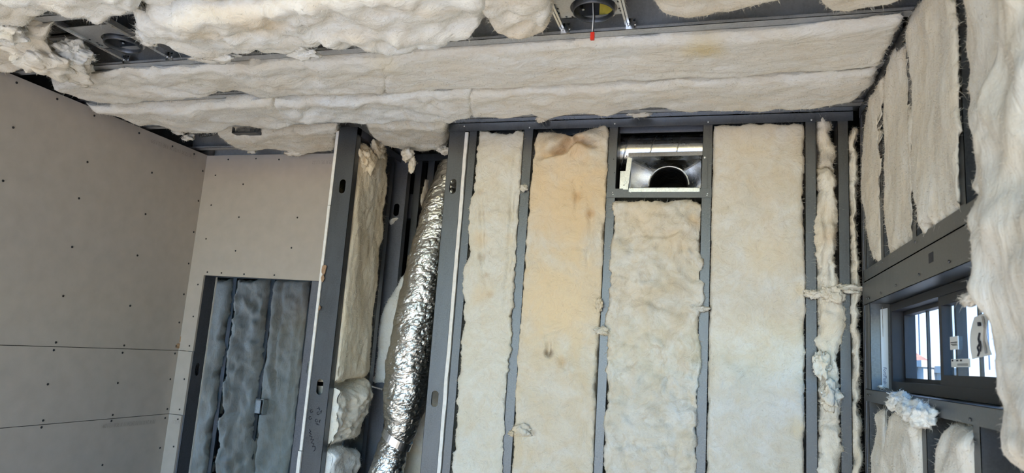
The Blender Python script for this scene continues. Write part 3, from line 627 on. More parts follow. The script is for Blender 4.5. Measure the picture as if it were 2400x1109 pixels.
b4 = batt('wide smooth cream batt lit by daylight in the stud wall', P_BACK, [(1674, 296), (1700, 292), (1780, 289), (1885, 288)], [(1655, 1109), (1888, 1109)], G_BACK4,
     left=[(1671, 400), (1667, 520), (1662, 700), (1659, 900)], right=[(1884, 450), (1885, 600), (1890, 680), (1888, 760), (1886, 900)], T=.016, floor=True, r=.022, base=-.008, seed=4, bay=(-0.031, 0.332), group=g, lump=.007, mid=.004, small=.003, bumps=[(1700, 870, .06, .022), (1720, 880, .03, .01)],
     creases=[([(1720, 880), (1700, 900), (1705, 870)], .01, .01), ([(1872, 640), (1874, 690), (1880, 770)], .008, .012), ([(1868, 950), (1862, 1040)], .008, .008), ([(1740, 430), (1790, 480)], .02, .004)])
b5a = batt('wispy torn strip at the top of the narrow corner bay', P_BACK, [(1917, 272), (1935, 266), (1955, 284)], [(1916, 390), (1960, 395)], G_NARROW, left=[(1914, 310), (1920, 350)], right=[(1950, 300), (1957, 350)], T=.006, seed=5, bay=(0.378, 0.455), group=g, lump=.02, mid=.014, fray=.010, fib=900, res=.007)
b5 = batt('shaggy vertical strip filling the narrow bay near the corner', P_BACK, [(1916, 395), (1938, 388), (1962, 420)], [(1918, 1100), (1972, 1096)], G_NARROW,
     left=[(1916, 450), (1910, 520), (1906, 580), (1914, 660), (1918, 720), (1914, 800), (1912, 860), (1920, 940), (1914, 1010)], right=[(1962, 450), (1969, 500), (1964, 560), (1962, 620), (1972, 670), (1986, 710), (1984, 760), (1974, 800), (1966, 850), (1974, 900), (1972, 960), (1978, 1040)], T=.03, floor=True, seed=6, bay=(0.378, 0.455), group=g, lump=.016, mid=.014, small=.005, fray=.014, fib=1500, res=.008, rr=.03,
     creases=[([(1938, 440), (1936, 560), (1930, 650)], .010, .016), ([(1950, 560), (1945, 700)], .008, .01), ([(1920, 720), (1960, 730)], .01, .014), ([(1915, 850), (1960, 860)], .01, .016), ([(1915, 990), (1965, 1000)], .01, .014)])
tuft(b5, bk(1985, 678)+(0, -.01, 0), (.055, .016, .014), G_NARROW, 3, .8, fib=300); tuft(b5, bk(1950, 690)+(0, -.015, 0), (.04, .02, .035), G_NARROW, 23, .6, fib=200)
tuft(b5, bk(1906, 690)+(0, -.01, 0), (.035, .014, .018), G_NARROW, 4, .5, fib=120)
tuft(b5, bk(1925, 855)+(0, -.02, 0), (.03, .02, .05), G_NARROW, 5, .6, fib=160)
tuft(b5, bk(1945, 930)+(0, -.02, 0), (.04, .02, .05), G_NARROW, 6, .6, fib=160)
b6 = batt('thin ragged sliver of fibre squeezed into the room corner', P_BACK, [(1992, 300), (2012, 292)], [(1995, 1000), (2020, 990)], G_NARROW, left=[(1990, 360), (1986, 400), (1994, 480), (1992, 560), (1996, 680), (1990, 770), (2000, 850)], right=[(2012, 400), (2012, 520), (2018, 640), (2016, 760), (2022, 850), (2018, 920)], T=.015, floor=True, seed=7, bay=(0.499, 0.531), group=g, lump=.012, mid=.012, fray=.010, fib=900, res=.008, rr=.02)
for q, s in (((1268, 268), (.035, .02, .03)), ): tuft(b2, on(1, YB-.03, *q), s, G_CEIL3, 2, .6, fib=160)
tuft(b1, bk(1228, 441), (.018, .012, .016), G_BACK1, 7, .5, fib=90); tuft(b2, bk(1404, 716), (.016, .012, .028), G_BACK2, 8, .6, fib=90); tuft(b3, bk(1412, 776), (.032, .014, .018), G_BACK3, 9, .6, fib=120)
tuft(b3, bk(1642, 724), (.036, .012, .012), G_BACK3, 10, .5, fib=100); tuft(b2, bk(1200, 1016), (.016, .012, .012), G_BACK2, 11, .4, fib=50); tuft(b2, bk(1225, 1010), (.045, .02, .03), G_BACK2, 12, .4, fib=90)

# ---- partition and shaft
g = 'batts around the duct shaft'
p1 = batt('tall shaded tan batt inside the left partition', P_PARTL, [(846, 332), (868, 338), (890, 352), (912, 352)], [(772, 905), (868, 880)], G_PART,
     left=[(838, 420), (830, 520), (812, 640), (800, 740), (786, 830)], right=[(904, 400), (908, 450), (900, 500), (905, 540), (898, 580), (890, 640), (888, 680), (878, 760), (872, 820)], T=.012, seed=8, group=g, umin=2.995, lump=.016, mid=.012, small=.004, fray=.009, fib=1000, stretch=(1, 1, .5), res=.009)
tuft(p1, on(0, -1.735, 885, 352), (.03, .06, .05), G_PART, 13, .6, fib=200); tuft(p1, on(0, -1.735, 862, 375), (.03, .06, .06), G_PART, 14, .6, fib=200)
p2 = batt('crumpled papery batt low in the left partition', P_PARTL, [(778, 900), (815, 925), (868, 880)], [(756, 1052), (850, 1025)], G_CRUMP, left=[(772, 960), (764, 1010)], right=[(872, 925), (862, 960), (852, 1000)], T=.03, seed=9, group=g, umin=2.995, lump=.014, mid=.014, small=.005, lf=7, fray=.006, res=.0065,
     creases=[([(787, 1020), (800, 990), (815, 965)], .010, .016), ([(787, 1020), (830, 990), (855, 960)], .010, .018), ([(787, 1020), (788, 965)], .009, .012), ([(787, 1020), (812, 1025)], .009, .012), ([(795, 950), (830, 955), (868, 910)], .016, .02)], bumps=[(835, 940, .06, .03), (855, 925, .05, .03)])
p3 = batt('bluish white batt scrap at the foot of the left partition', P_PARTL, [(760, 1062), (810, 1048), (850, 1052)], [(745, 1180), (838, 1160)], G_WHITE, left=[(752, 1110)], right=[(846, 1090)], T=.04, seed=10, group=g, umin=2.995, lump=.02, mid=.02, lf=5, res=.008, floor=.55)
s1 = batt('hanging batt over the top of the duct shaft', Plane(2, 2.755, X, Y, -Z), [(850, 292), (900, 292), (980, 291), (1054, 288)], [(868, 322), (905, 343), (940, 350), (1000, 352), (1050, 348)], G_CREAM, T=.03, seed=11, group=g, lump=.012, mid=.008, fib=900, depth=.06)
P_SH = Plane(1, 3.10, X, Z, -Y)
tuft(s1, on(1, 3.15, 955, 362), (.035, .03, .035), G_CREAM, 15, .5, fib=120); tuft(s1, on(1, 3.15, 966, 385), (.020, .02, .040), G_CREAM, 16, .4, fib=120); tuft(s1, on(1, 3.15, 1040, 352), (.04, .03, .02), G_CREAM, 17, .5, fib=100)
P_SB = Plane(1, 3.47, X, Z, -Y)
s2 = batt('pale batt standing behind the left side of the foil duct', P_SB, [(940, 640), (960, 650)], [(860, 900), (960, 905)], G_WHITE, left=[(905, 700), (885, 760), (878, 840)], right=[(970, 760)], T=.03, seed=12, group=g, lump=.02, mid=.012, depth=.03, res=.012, fib=400)
s3 = batt('pale batt seen in the slit right of the foil duct', Plane(1, 3.44, X, Z, -Y), [(1012, 470), (1075, 470)], [(940, 1109), (1010, 1109)], G_CREAM, left=[(985, 700), (955, 960)], right=[(1060, 640), (1035, 900)], T=.02, seed=13, group=g, lump=.012, depth=.03, floor=.4, res=.014, fib=300)
s4 = batt('tan scrap of fibre between the shaft studs', Plane(1, YS-.01, X, Z, -Y), [(992, 418), (1001, 420)], [(982, 480), (994, 470)], G_BACK2, T=.02, r=.02, seed=14, group=g, depth=.03, res=.008, fib=120)
s5 = batt('small white scrap behind the dark shaft stud', Plane(1, 3.44, X, Z, -Y), [(910, 512), (932, 508)], [(908, 526), (912, 527)], G_WHITE, T=.01, r=.02, seed=15, group=g, depth=.015, res=.008, fib=80)

# ---- room beyond the doorway
g = 'batts beyond the doorway'
batt('grey torn-edged batt nearest the left door jamb', P_FAR, [(480, 655), (543, 655)], [(430, 1109), (482, 1109)], G_FAR, left=[(455, 860)], right=[(538, 720), (528, 755), (516, 790), (524, 835), (508, 870), (505, 960), (488, 1000), (490, 1060)], T=.03, seed=16, group=g, res=.018, fray=.02, fib=400, lump=.02, mid=.012, floor=.03)
batt('lumpy grey batt in the middle of the far wall', P_FAR, [(553, 655), (632, 655)], [(500, 1109), (586, 1109)], G_FAR, left=[(540, 750), (524, 900), (510, 1020)], right=[(628, 690), (614, 780), (616, 830), (603, 900), (592, 980)], T=.04, seed=17, group=g, res=.016, fray=.02, fib=600, lump=.03, mid=.03, lf=3, floor=.03)
batt('grey batt with a brown seam right of the electrical box', P_FAR, [(640, 655), (722, 655)], [(590, 1109), (672, 1109)], G_FAR, left=[(628, 760), (612, 900), (600, 1020)], right=[(712, 760), (698, 900), (684, 1020)], T=.04, seed=18, group=g, res=.016, fib=500, lump=.025, mid=.022, lf=3, floor=.03,
     creases=[([(664, 660), (652, 760), (640, 860), (655, 960)], .02, .05), ([(708, 665), (695, 800), (685, 920), (668, 1050)], .012, .04)])
batt('dim batt at the right of the doorway view', P_FAR, [(732, 655), (790, 655)], [(680, 1109), (740, 1109)], G_FAR, T=.03, seed=19, group=g, res=.025, fib=200, floor=.03)
eb = tag(empty('electrical_box', on(1, 5.27, 615, 968)), 'open chrome electrical box on the far stud', 'electrical box')
a = on(1, 5.25, 604, 970); b = on(1, 5.25, 627, 936)
MB().box((a[0], 5.20, a[2]), (b[0], 5.204, a[2]+.004)).box((a[0], 5.20, a[2]), (a[0]+.004, 5.30, b[2])).box((b[0]-.004, 5.20, a[2]), (b[0], 5.30, b[2])).box((a[0], 5.20, a[2]), (b[0], 5.30, a[2]+.004)).box((a[0], 5.20, b[2]-.004), (b[0], 5.30, b[2])).box((a[0], 5.296, a[2]), (b[0], 5.30, b[2])).build('body', SHINY, eb)
MB().box((a[0]+.01, 5.196, a[2]+.01), (a[0]+.055, 5.20, b[2]-.01)).build('bracket', ZINC, eb)

# ---- ceiling rows
g = 'batts between the ceiling joists'
PCE = P_CEIL
c2a = batt('swirled cream ceiling batt running from the left drywall', PCE, [(112, 205), (200, 172), (430, 158), (700, 144), (925, 130)], [(205, 243), (330, 246), (420, 232), (560, 224), (640, 232), (720, 224), (900, 222)], G_CEIL, T=.035, seed=20, bay=(2.152, 2.466), group=g, lump=.018, mid=.012, lf=4, fib=1600, rr=.02, depth=.05, fray=.008,
     creases=[([(330, 200), (420, 215), (520, 225)], .02, .012), ([(560, 160), (640, 200), (700, 215)], .02, .012), ([(720, 150), (735, 215)], .02, .02), ([(400, 170), (450, 205)], .015, .01)])
c2b = batt('long flat ceiling batt with a round yellow stain', PCE, [(885, 132), (1100, 119), (1400, 99), (1700, 78), (1975, 54), (2130, 36)], [(900, 222), (1040, 212), (1200, 208), (1400, 198), (1540, 190), (1800, 178), (2068, 158)], G_CEIL, T=.03, seed=21, bay=(2.152, 2.466), group=g, lump=.010, mid=.007, fib=1600, rr=.025, depth=.05, stretch=(.6, 1, 1),
     creases=[([(1000, 200), (1060, 215), (1150, 215)], .012, .01), ([(925, 165), (880, 195), (840, 215)], .012, .02), ([(1500, 170), (1700, 165), (1850, 170)], .012, .006)], bumps=[(920, 150, .05, .02)])
c3a = batt('sagging ceiling batt over the drywall corner', PCE, [(195, 252), (330, 256), (480, 246), (640, 232)], [(330, 295), (400, 304), (470, 312), (560, 296), (620, 300), (700, 296)], G_CEIL, T=.05, seed=22, bay=(2.514, 2.842), group=g, lump=.018, mid=.012, fib=1000, rr=.03, depth=.05, creases=[([(560, 250), (620, 285), (680, 290)], .015, .012)])
c3b = batt('folded ceiling batt above the left end stud', PCE, [(632, 236), (720, 238), (820, 232), (980, 222), (1110, 214)], [(668, 296), (760, 282), (850, 288), (960, 285), (1110, 276)], G_CEIL2, T=.05, seed=23, bay=(2.514, 2.842), group=g, lump=.020, mid=.015, fib=1000, rr=.03, depth=.05, creases=[([(850, 240), (900, 265), (960, 260)], .012, .016), ([(740, 250), (700, 275)], .015, .02), ([(960, 230), (1040, 255)], .012, .012)])
c3c = batt('ragged ceiling batt above the top plate', PCE, [(1090, 216), (1250, 210), (1400, 202), (1600, 192), (1800, 182), (2062, 164)], [(1100, 272), (1180, 276), (1250, 268), (1275, 282), (1350, 266), (1420, 270), (1520, 256), (1600, 264), (1700, 262), (1850, 256), (2010, 236)], G_CEIL, T=.04, seed=24, bay=(2.514, 2.842), group=g, lump=.012, mid=.010, fib=2200, rr=.025, fray=.010, depth=.05, right=[(2045, 205)])
tuft(c3c, on(1, 2.90, 1272, 262), (.035, .03, .028), G_CEIL, 18, .5, fib=260, fl=(.02, .045)); tuft(c3c, on(1, 2.9, 1500, 268), (.05, .02, .012), G_CEIL, 19, .5, fib=160)
c4a = batt('torn batt end hanging above the drywall of the recess', PCE, [(505, 312), (600, 318), (700, 306), (792, 298)], [(570, 356), (640, 352), (700, 358), (785, 356)], G_CEIL3, left=[(540, 338)], T=.03, seed=25, bay=(2.892, 3.23), group=g, lump=.016, mid=.012, fib=1200, fray=.014, rr=.02, depth=.05)
for q, s, k in (((420, 306), (.05, .02, .02), 20), ((440, 322), (.04, .02, .02), 21), ((590, 352), (.03, .02, .02), 22), ((690, 358), (.06, .02, .02), 23)):
    tuft(c4a if k > 21 else c3a, on(1, 3.0 if k < 22 else 3.27, *q), s, G_CEIL3, k, .6, fib=150)
# row between the first pair of joists, with the light cans
c1m = batt('big billowing ceiling batt right of the left light can', PCE, [(290, 42), (420, 20), (600, 12), (760, -14), (960, -30), (1160, -50)], [(378, 92), (440, 128), (520, 138), (590, 118), (700, 124), (760, 112), (860, 112), (960, 118), (1060, 100), (1130, 70)], G_CEIL2, left=[(310, 62), (325, 80)], right=[(1150, 20)], T=.085, seed=26, rid_=.5, bay=(1.75, 2.103), group=g, lump=.028, mid=.020, small=.005, lf=4, fib=2200, rr=.05, r=.05, depth=.06, fray=.016,
     creases=[([(450, 60), (560, 70), (640, 68)], .015, .018), ([(640, 80), (760, 95), (870, 90)], .02, .02), ([(700, 30), (740, 70), (760, 110)], .02, .02), ([(860, 70), (980, 105), (1080, 90)], .018, .02), ([(1080, 20), (1120, 60)], .02, .02)], bumps=[(870, 90, .03, .02), (560, 25, .05, .015), (1000, 60, .10, .02)])
tuft(c1m, on(2, ZC-.06, 715, 122), (.05, .05, .02), G_CEIL2, 24, .6, fib=200); tuft(c1m, on(2, ZC-.06, 500, 130), (.10, .05, .02), G_CEIL2, 25, .6, fib=200)
c1n = batt('crumpled ceiling batt left of the middle light can', PCE, [(1120, -50), (1200, -60), (1310, -60)], [(1150, 70), (1200, 82), (1250, 82), (1292, 78)], G_CEIL3, left=[(1110, 0), (1140, 50)], right=[(1300, 10)], T=.07, seed=27, bay=(1.75, 2.103), group=g, lump=.03, mid=.02, lf=5, fib=800, rr=.04, depth=.05, creases=[([(1150, 10), (1220, 30), (1290, 15)], .02, .02), ([(1180, 60), (1260, 40)], .015, .02)])
c1r = batt('rounded batt drooping from the deck right of the middle can', PCE, [(1490, -60), (1600, -70), (1750, -80), (1900, -95)], [(1540, 32), (1580, 46), (1640, 46), (1720, 34), (1790, 16), (1850, -8)], G_CEIL3, left=[(1515, 0)], right=[(1885, -50)], T=.06, seed=28, bay=(1.75, 2.103), group=g, lump=.015, mid=.010, fib=900, rr=.06, r=.07, depth=.05)
c1s = batt('batt end sagging over the joist beside the right wall', PCE, [(1880, -70), (2000, -90), (2180, -90)], [(1925, 22), (1985, 34), (2080, 24), (2150, -10)], G_CEIL3, left=[(1900, -10)], T=.05, seed=29, bay=(1.75, 2.103), group=g, lump=.012, mid=.010, fib=700, rr=.05, r=.06, depth=.05)
c1k = batt('ceiling batt tucked against the left drywall under the lump', PCE, [(-40, 64), (60, 62), (120, 62)], [(-60, 160), (20, 168), (90, 150)], G_CEIL3, T=.04, seed=30, bay=(1.75, 2.103), group=g, lump=.02, mid=.015, fib=500, depth=.05)
# row in front of the first joist
c0a = batt('flat ceiling batt along the top left edge of the view', PCE, [(-160, -70), (120, -90), (320, -100)], [(-60, 92), (10, 60), (120, 42), (200, 50), (290, 36), (330, 14)], G_CEIL2, T=.06, seed=31, bay=(1.35, 1.7), group=g, lump=.03, mid=.025, lf=4, fib=1300, rr=.05, r=.05, depth=.05, creases=[([(20, 30), (100, 45), (180, 30)], .02, .02)])
c0b = batt('overlapping ceiling batt along the top edge of the view', PCE, [(290, -110), (620, -130), (900, -150), (1150, -170)], [(330, 18), (400, 22), (470, 22), (520, 0), (640, 2), (760, -20), (960, -38), (1150, -60)], G_CEIL2, T=.04, seed=32, bay=(1.35, 1.7), group=g, lump=.02, mid=.015, fib=800, rr=.04, depth=.05)
c0c = batt('ceiling batt above the middle light can', PCE, [(1140, -180), (1500, -210), (1900, -240)], [(1150, -70), (1500, -86), (1900, -110)], G_CEIL3, T=.03, seed=33, bay=(1.35, 1.7), group=g, res=.02, fib=200, depth=.05)
# loose crumpled lumps at the left
def loose(label, c, size, mat, seed, rough=.6, grp='loose torn lumps of fibre', fib=700, sub=5, R_=None):
    class _D: parent = None
    bm = bmesh.new(); bmesh.ops.create_icosphere(bm, subdivisions=sub, radius=1)
    V = np.array([v.co[:] for v in bm.verts]); F = [[v.index for v in f.verts] for f in bm.faces]; bm.free()
    s = seed*5.3; n = fbm(V*1.2+s, 3)[:, None]; n2 = (1-np.abs(fbm(V*1.9+s+9, 2)))[:, None]**3
    D = V*(1+rough*n-.45*rough*n2+.05*fbm(V*9+s, 2)[:, None])+rough*.45*np.stack([fbm(V*1.7+s+k*11, 2) for k in range(3)], -1)
    W = D*np.asarray(size)+np.asarray(c); o = mk('insulation_lump', W, F, mat, smooth=True); tag(o, label, 'insulation', grp)
    fibres('loose_fibres', W, V, V*.8, fib, mat, o, length=(.008, .03)); return o
loose('crumpled torn lump of fibre spilling over the left drywall', on(2, ZC-.05, 110, 138), (.12, .17, .07), G_CEIL3, 41, .42)
loose('small torn lump of fibre left of the left light can', on(2, ZC-.02, 178, 125), (.06, .08, .045), G_CEIL2, 42, .45)
loose('curled pale lump at the top left corner of the view', on(2, ZC-.06, 8, 70), (.07, .06, .05), G_CEIL2, 43, .4)
loose('tuft of fibre torn over the left light can', on(2, ZC-.03, 345, 82), (.035, .05, .03), G_CEIL2, 44, .45, fib=400, sub=4)

# ---- right wall
g = 'batts in the right wall'
r1 = batt('tapering batt against the room corner above the window', P_RIGHT, [(2028, 258), (2050, 205), (2075, 165)], [(2042, 622), (2068, 604)], G_RIGHT, left=[(2022, 300), (2020, 380), (2024, 480), (2030, 560)], right=[(2072, 300), (2068, 480)], T=.008, seed=50, bay=(2.6, 2.84), group=g, lump=.014, mid=.006, fib=900, rr=.03, fray=.022, depth=.05)
r2 = batt('narrow batt second from the corner above the window', P_RIGHT, [(2064, 200), (2090, 110), (2138, 78)], [(2074, 600), (2142, 556)], G_RIGHT, left=[(2060, 320), (2066, 480)], right=[(2132, 150), (2134, 220), (2147, 300), (2143, 480)], T=.010, seed=51, bay=(2.198, 2.553), group=g, lump=.022, mid=.009, fib=900, rr=.03, fray=.022, depth=.05, stretch=(1, 1, .5))
r3 = batt('broad batt above the window between the second pair of studs', P_RIGHT, [(2115, 90), (2150, 0), (2246, -120)], [(2160, 546), (2256, 484)], G_RIGHT, left=[(2136, 200), (2136, 300), (2142, 440)], right=[(2244, 60), (2252, 200), (2254, 350)], T=.010, seed=52, bay=(1.788, 2.153), group=g, lump=.022, mid=.009, fib=900, rr=.03, fray=.022, depth=.05, stretch=(1, 1, .5))
r4 = batt('batt fourth from the corner above the window', P_RIGHT, [(2258, -120), (2420, -330)], [(2285, 480), (2420, 400)], G_RIGHT, left=[(2258, 60), (2264, 180), (2268, 300), (2280, 400), (2272, 450)], T=.03, seed=53, flen=(.004, .016), fibw=.0003, bay=(1.383, 1.743), group=g, lump=.02, mid=.012, fib=900, rr=.03, depth=.05, fray=.012)
r5 = batt('big blurred batt hanging at the right edge of the view', Plane(0, XR-.03, Y, Z, -X), [(2330, -200), (2700, -500)], [(2322, 1109), (2800, 1300)], G_RIGHT, left=[(2345, 100), (2322, 260), (2284, 420), (2284, 520), (2298, 600), (2300, 680), (2312, 740), (2318, 830), (2320, 900), (2318, 1000)], T=.06, seed=54, group=g, flen=(.004, .014), fibw=.0003, lump=.03, mid=.018, fib=1500, r=.06, rr=.035, depth=.08, fray=.010, res=.010)
tuft(r5, on(0, XR-.06, 2272, 702), (.012, .034, .012), G_RIGHT, 30, .5, fib=150)
w1 = batt('batt under the window sill next to the corner', P_RIGHT, [(2052, 960), (2078, 950)], [(2042, 1109), (2070, 1120)], G_RIGHT, T=.015, seed=55, bay=(2.563, 2.84), group=g, rr=.03, floor=.5, lump=.012, depth=.05, fib=400)
w2 = batt('batt under the window sill with a pale tuft on top', P_RIGHT, [(2080, 958), (2115, 962), (2146, 985)], [(2064, 1109), (2140, 1140)], G_RIGHT, T=.03, seed=56, bay=(2.161, 2.518), group=g, rr=.04, floor=.5, lump=.02, mid=.012, depth=.05, fib=700)
for q, s, k in (((2108, 945), (.03, .05, .03), 31), ((2135, 965), (.03, .06, .035), 32), ((2165, 975), (.03, .04, .03), 33)): tuft(w2, on(0, XR-.03, *q), s, G_WHITE, k, .4, fib=300)
w3 = batt('batt under the window sill right of the cripple stud', P_RIGHT, [(2196, 990), (2230, 990), (2266, 1010)], [(2186, 1140), (2254, 1180)], G_RIGHT, T=.03, seed=57, bay=(1.763, 2.116), group=g, rr=.04, floor=.5, lump=.02, mid=.012, depth=.05, fib=700)
# ------------------------------------------------------------------ services and small things
# crinkled foil flex duct in the shaft
def foil_tube(name, path, rad, parent, seed, amp=.010, n=96, m=280):
    t = np.linspace(0, 1, m); P = resample(path, t); Rr = np.interp(t, np.linspace(0, 1, len(rad)), rad)
    k = np.ones(9)/9; Pp = np.vstack([np.repeat(P[:1], 4, 0), P, np.repeat(P[-1:], 4, 0)]); P = np.stack([np.convolve(Pp[:, i], k, 'valid') for i in range(3)], -1)
    T_ = np.gradient(P, axis=0); T_ /= np.linalg.norm(T_, axis=1)[:, None]; a = np.cross(T_, Y); a /= np.linalg.norm(a, axis=1)[:, None]; b = np.cross(T_, a)
    q = np.arange(n)*2*math.pi/n
    D = a[:, None]*np.cos(q)[None, :, None]+b[:, None]*np.sin(q)[None, :, None]
    C = P[:, None]+D*Rr[:, None, None]
    rg = (1-np.abs(fbm(C*np.array([14, 14, 22])+seed, 2)))**2
    C = C+D*(amp*fbm(C*9+seed, 2)-amp*.7*rg+amp*.5*(1-np.abs(fbm(C*np.array([34, 34, 60])+seed, 2)))+amp*.12*fbm(C*110+seed, 2))[..., None]
    F = [(i*n+j, i*n+(j+1) % n, (i+1)*n+(j+1) % n, (i+1)*n+j) for i in range(m-1) for j in range(n)]+[tuple(range(n))[::-1], tuple((m-1)*n+j for j in range(n))]
    return mk(name, C.reshape(-1, 3), F, FOIL, parent, smooth=False)
fd = tag(empty('foil_flex_duct', (-1.55, 3.25, .3)), 'crinkled silver foil flexible duct rising through the stud shaft', 'duct')
yd = 3.22
cpt = [on(1, y_, *q) for q, y_ in (((1075, 395), 3.34), ((1040, 480), 3.28), ((1005, 620), yd), ((985, 740), yd), ((965, 840), yd), ((955, 900), yd), ((940, 1000), yd), ((930, 1030), yd))]
foil_tube('jacket', cpt, [.105, .105, .107, .112, .124, .124, .112, .072], fd, 3.3, .007)
cpt2 = [on(1, yd, *q) for q in ((931, 1022), (918, 1060), (905, 1109))]+[np.array([-1.57, yd, .8]), np.array([-1.58, yd, .02])]
foil_tube('jacket', cpt2, [.070, .098, .105, .105, .105], fd, 8.1, .007)
c0 = on(1, yd, 931, 1027); ax_ = (np.asarray(cpt[-1])-np.asarray(cpt2[1])); ax_ /= np.linalg.norm(ax_)
a_ = np.cross(ax_, Y); a_ /= np.linalg.norm(a_); b_ = np.cross(ax_, a_); V = []
tl = .35
for h in (-.019, .019):
    for rr_ in (.080, .082): V += [c0+rr_*(math.cos(q)*(a_+ax_*tl*0.6)+math.sin(q)*b_)+ax_*h for q in np.arange(40)*2*math.pi/40]
F = []
for j in range(40):
    k = (j+1) % 40; F += [(j, k, 40+k, 40+j), (80+j, 120+j, 120+k, 80+k), (40+j, 40+k, 120+k, 120+j), (j, 80+j, 80+k, k)]
mk('clamp_band', V, F, ZINC, fd, smooth=False)
# hoops of wire at the top of the duct
wh = MB()
for k in range(3):
    c_ = on(1, 3.52, 1034+k*5, 395); wh.tube([c_+np.array([.05*math.cos(q)+.02, .02*math.sin(q), .05*math.sin(q)]) for q in np.linspace(.6, 2.8, 14)], .0016, 5)
tag(wh.build('wire_coil', ZINC), 'bright wire loops behind the top of the foil duct', 'wire')
sw = empty('long_screw', on(1, 3.30, 884, 910)); tag(sw, 'long threaded screw poking toward the foil duct', 'screw')
a = on(1, 3.30, 872, 907); b = on(1, 3.30, 896, 913)
m = MB(); t = np.linspace(0, 1, 60); pts = a[None]+(b-a)[None]*t[:, None]; m.tube(pts, .0035+.0012*np.sin(t*2*math.pi*14), 8); m.build('shaft', ZINC, sw)
MB().tube([b, b+(b-a)*.06], .008, 10).build('head', ZINC, sw)
# register boot with its black flex liner
rb = tag(empty('register_boot', on(1, YB, 1560, 440)), 'shiny sheet metal register boot with round black duct mouth', 'duct boot')
x0, z0 = on(1, YB-.008, 1474, 441)[[0, 2]]; x1, z1 = on(1, YB-.008, 1644, 365)[[0, 2]]
ND = 96; yb_ = YB+.165; cc = on(1, YB+.14, 1567, 432); RD = .088
q = (np.arange(ND)+.5)*2*math.pi/ND; c, s_ = np.cos(q), np.sin(q); k = 1/np.maximum(np.abs(c), np.abs(s_))
rect = np.stack([(x0+x1)/2+(x1-x0)/2*c*k, np.full(ND, YB-.008), (z0+z1)/2+(z1-z0)/2*s_*k], -1)
rect2 = rect.copy(); rect2[:, 1] = YB+.05
circ = np.stack([cc[0]+RD*c, np.full(ND, YB+.135), cc[2]-.006+RD*s_], -1); circ[:, 2] = np.clip(circ[:, 2], z0+.004, None)
rings = [rect, rect2]
for f in (.3, .6, .85, 1): rings.append(rect2*(1-f)+circ*f)
V = np.concatenate(rings); F = [(i*ND+j, (i+1)*ND+j, (i+1)*ND+(j+1) % ND, i*ND+(j+1) % ND) for i in range(len(rings)-1) for j in range(ND)]
mk('body', V, F, SHINY, rb, smooth=False)
V = []; nr = 40
for i in range(nr):
    f = i/(nr-1); rr_ = RD*.99-.007*(i % 4 in (1, 2)); V.append(np.stack([cc[0]+rr_*c, np.full(ND, YB+.133+f*.24), np.clip(cc[2]-.006+rr_*s_, z0-.1, None)], -1))
V = np.concatenate(V); F = [(i*ND+j, (i+1)*ND+j, (i+1)*ND+(j+1) % ND, i*ND+(j+1) % ND) for i in range(nr-1) for j in range(ND)]+[tuple((nr-1)*ND+j for j in range(ND))]
mk('flex_liner', V, F, BLACKP, rb, smooth=True)
m = MB(); m.tube([circ[j] for j in range(0, ND//2+1)], .003, 6); m.build('collar_bead', SHINY, rb)
MB().obox((x0-.008, YB-.009, z1-.001), (x1-x0+.012, 0, .002), (0, -.002, 0), (0, .004, .019)).build('top_flange', ZINC, rb)
MB().box((x0, YB-.010, z0-.017), (x1-.004, YB-.0075, z0+.002)).box((x0, YB-.010, z0), (x1, YB+.05, z0+.0018)).build('bottom_flange', ZINC, rb)
V, F = prism_y([(x0-.026, z0-.006), (x0-.004, z0-.006), (x0+.008, z1-.006), (x0-.012, z1-.002)], YB-.0075, YB-.005); t1 = mk('side_tab', V, F, ZINC, rb)
V, F = prism_y([(x1+.002, z0-.002), (x1+.026, z0-.002), (x1+.026, z1-.004), (x1+.004, z1-.004)], YB-.0065, YB-.004); t2 = mk('side_tab', V, F, STEEL, rb)
screw_head(on(1, YB-.007, 1652, 369), -Y, rb, .006); screw_head(on(1, YB-.008, 1462, 434), -Y, rb, .004); screw_head(on(1, YB-.008, 1469, 366), -Y, rb, .003, SCREWM)
MB().box((x0-.045, YB+.02, z0+.005), (x0-.02, YB+.06, z0+.085)).build('hanger_strap', ZINC, rb)
# spiral duct behind
sp = tag(empty('spiral_duct', (-.25, 3.19, 2.55)), 'round spiral seam galvanised duct above the register boot', 'duct')
zc_ = 2.655; rr_ = .075; ysp = 3.105
m = MB(); m.tube([(x_, ysp, zc_) for x_ in np.linspace(-1.0, .33, 8)], rr_, 48); m.build('pipe', SHINY, sp, smooth=True)
pitch = .115
th = np.linspace(-7.0, 3.0, 520)*2*math.pi
pp = np.stack([-.24+pitch*th/(2*math.pi), ysp+rr_*np.cos(th), zc_-rr_*np.sin(th)], -1); pp = pp[(pp[:, 0] > -1) & (pp[:, 0] < .33)]
MB().tube(pp, .0035, 5).build('spiral_seam', ZINC, sp, smooth=True)
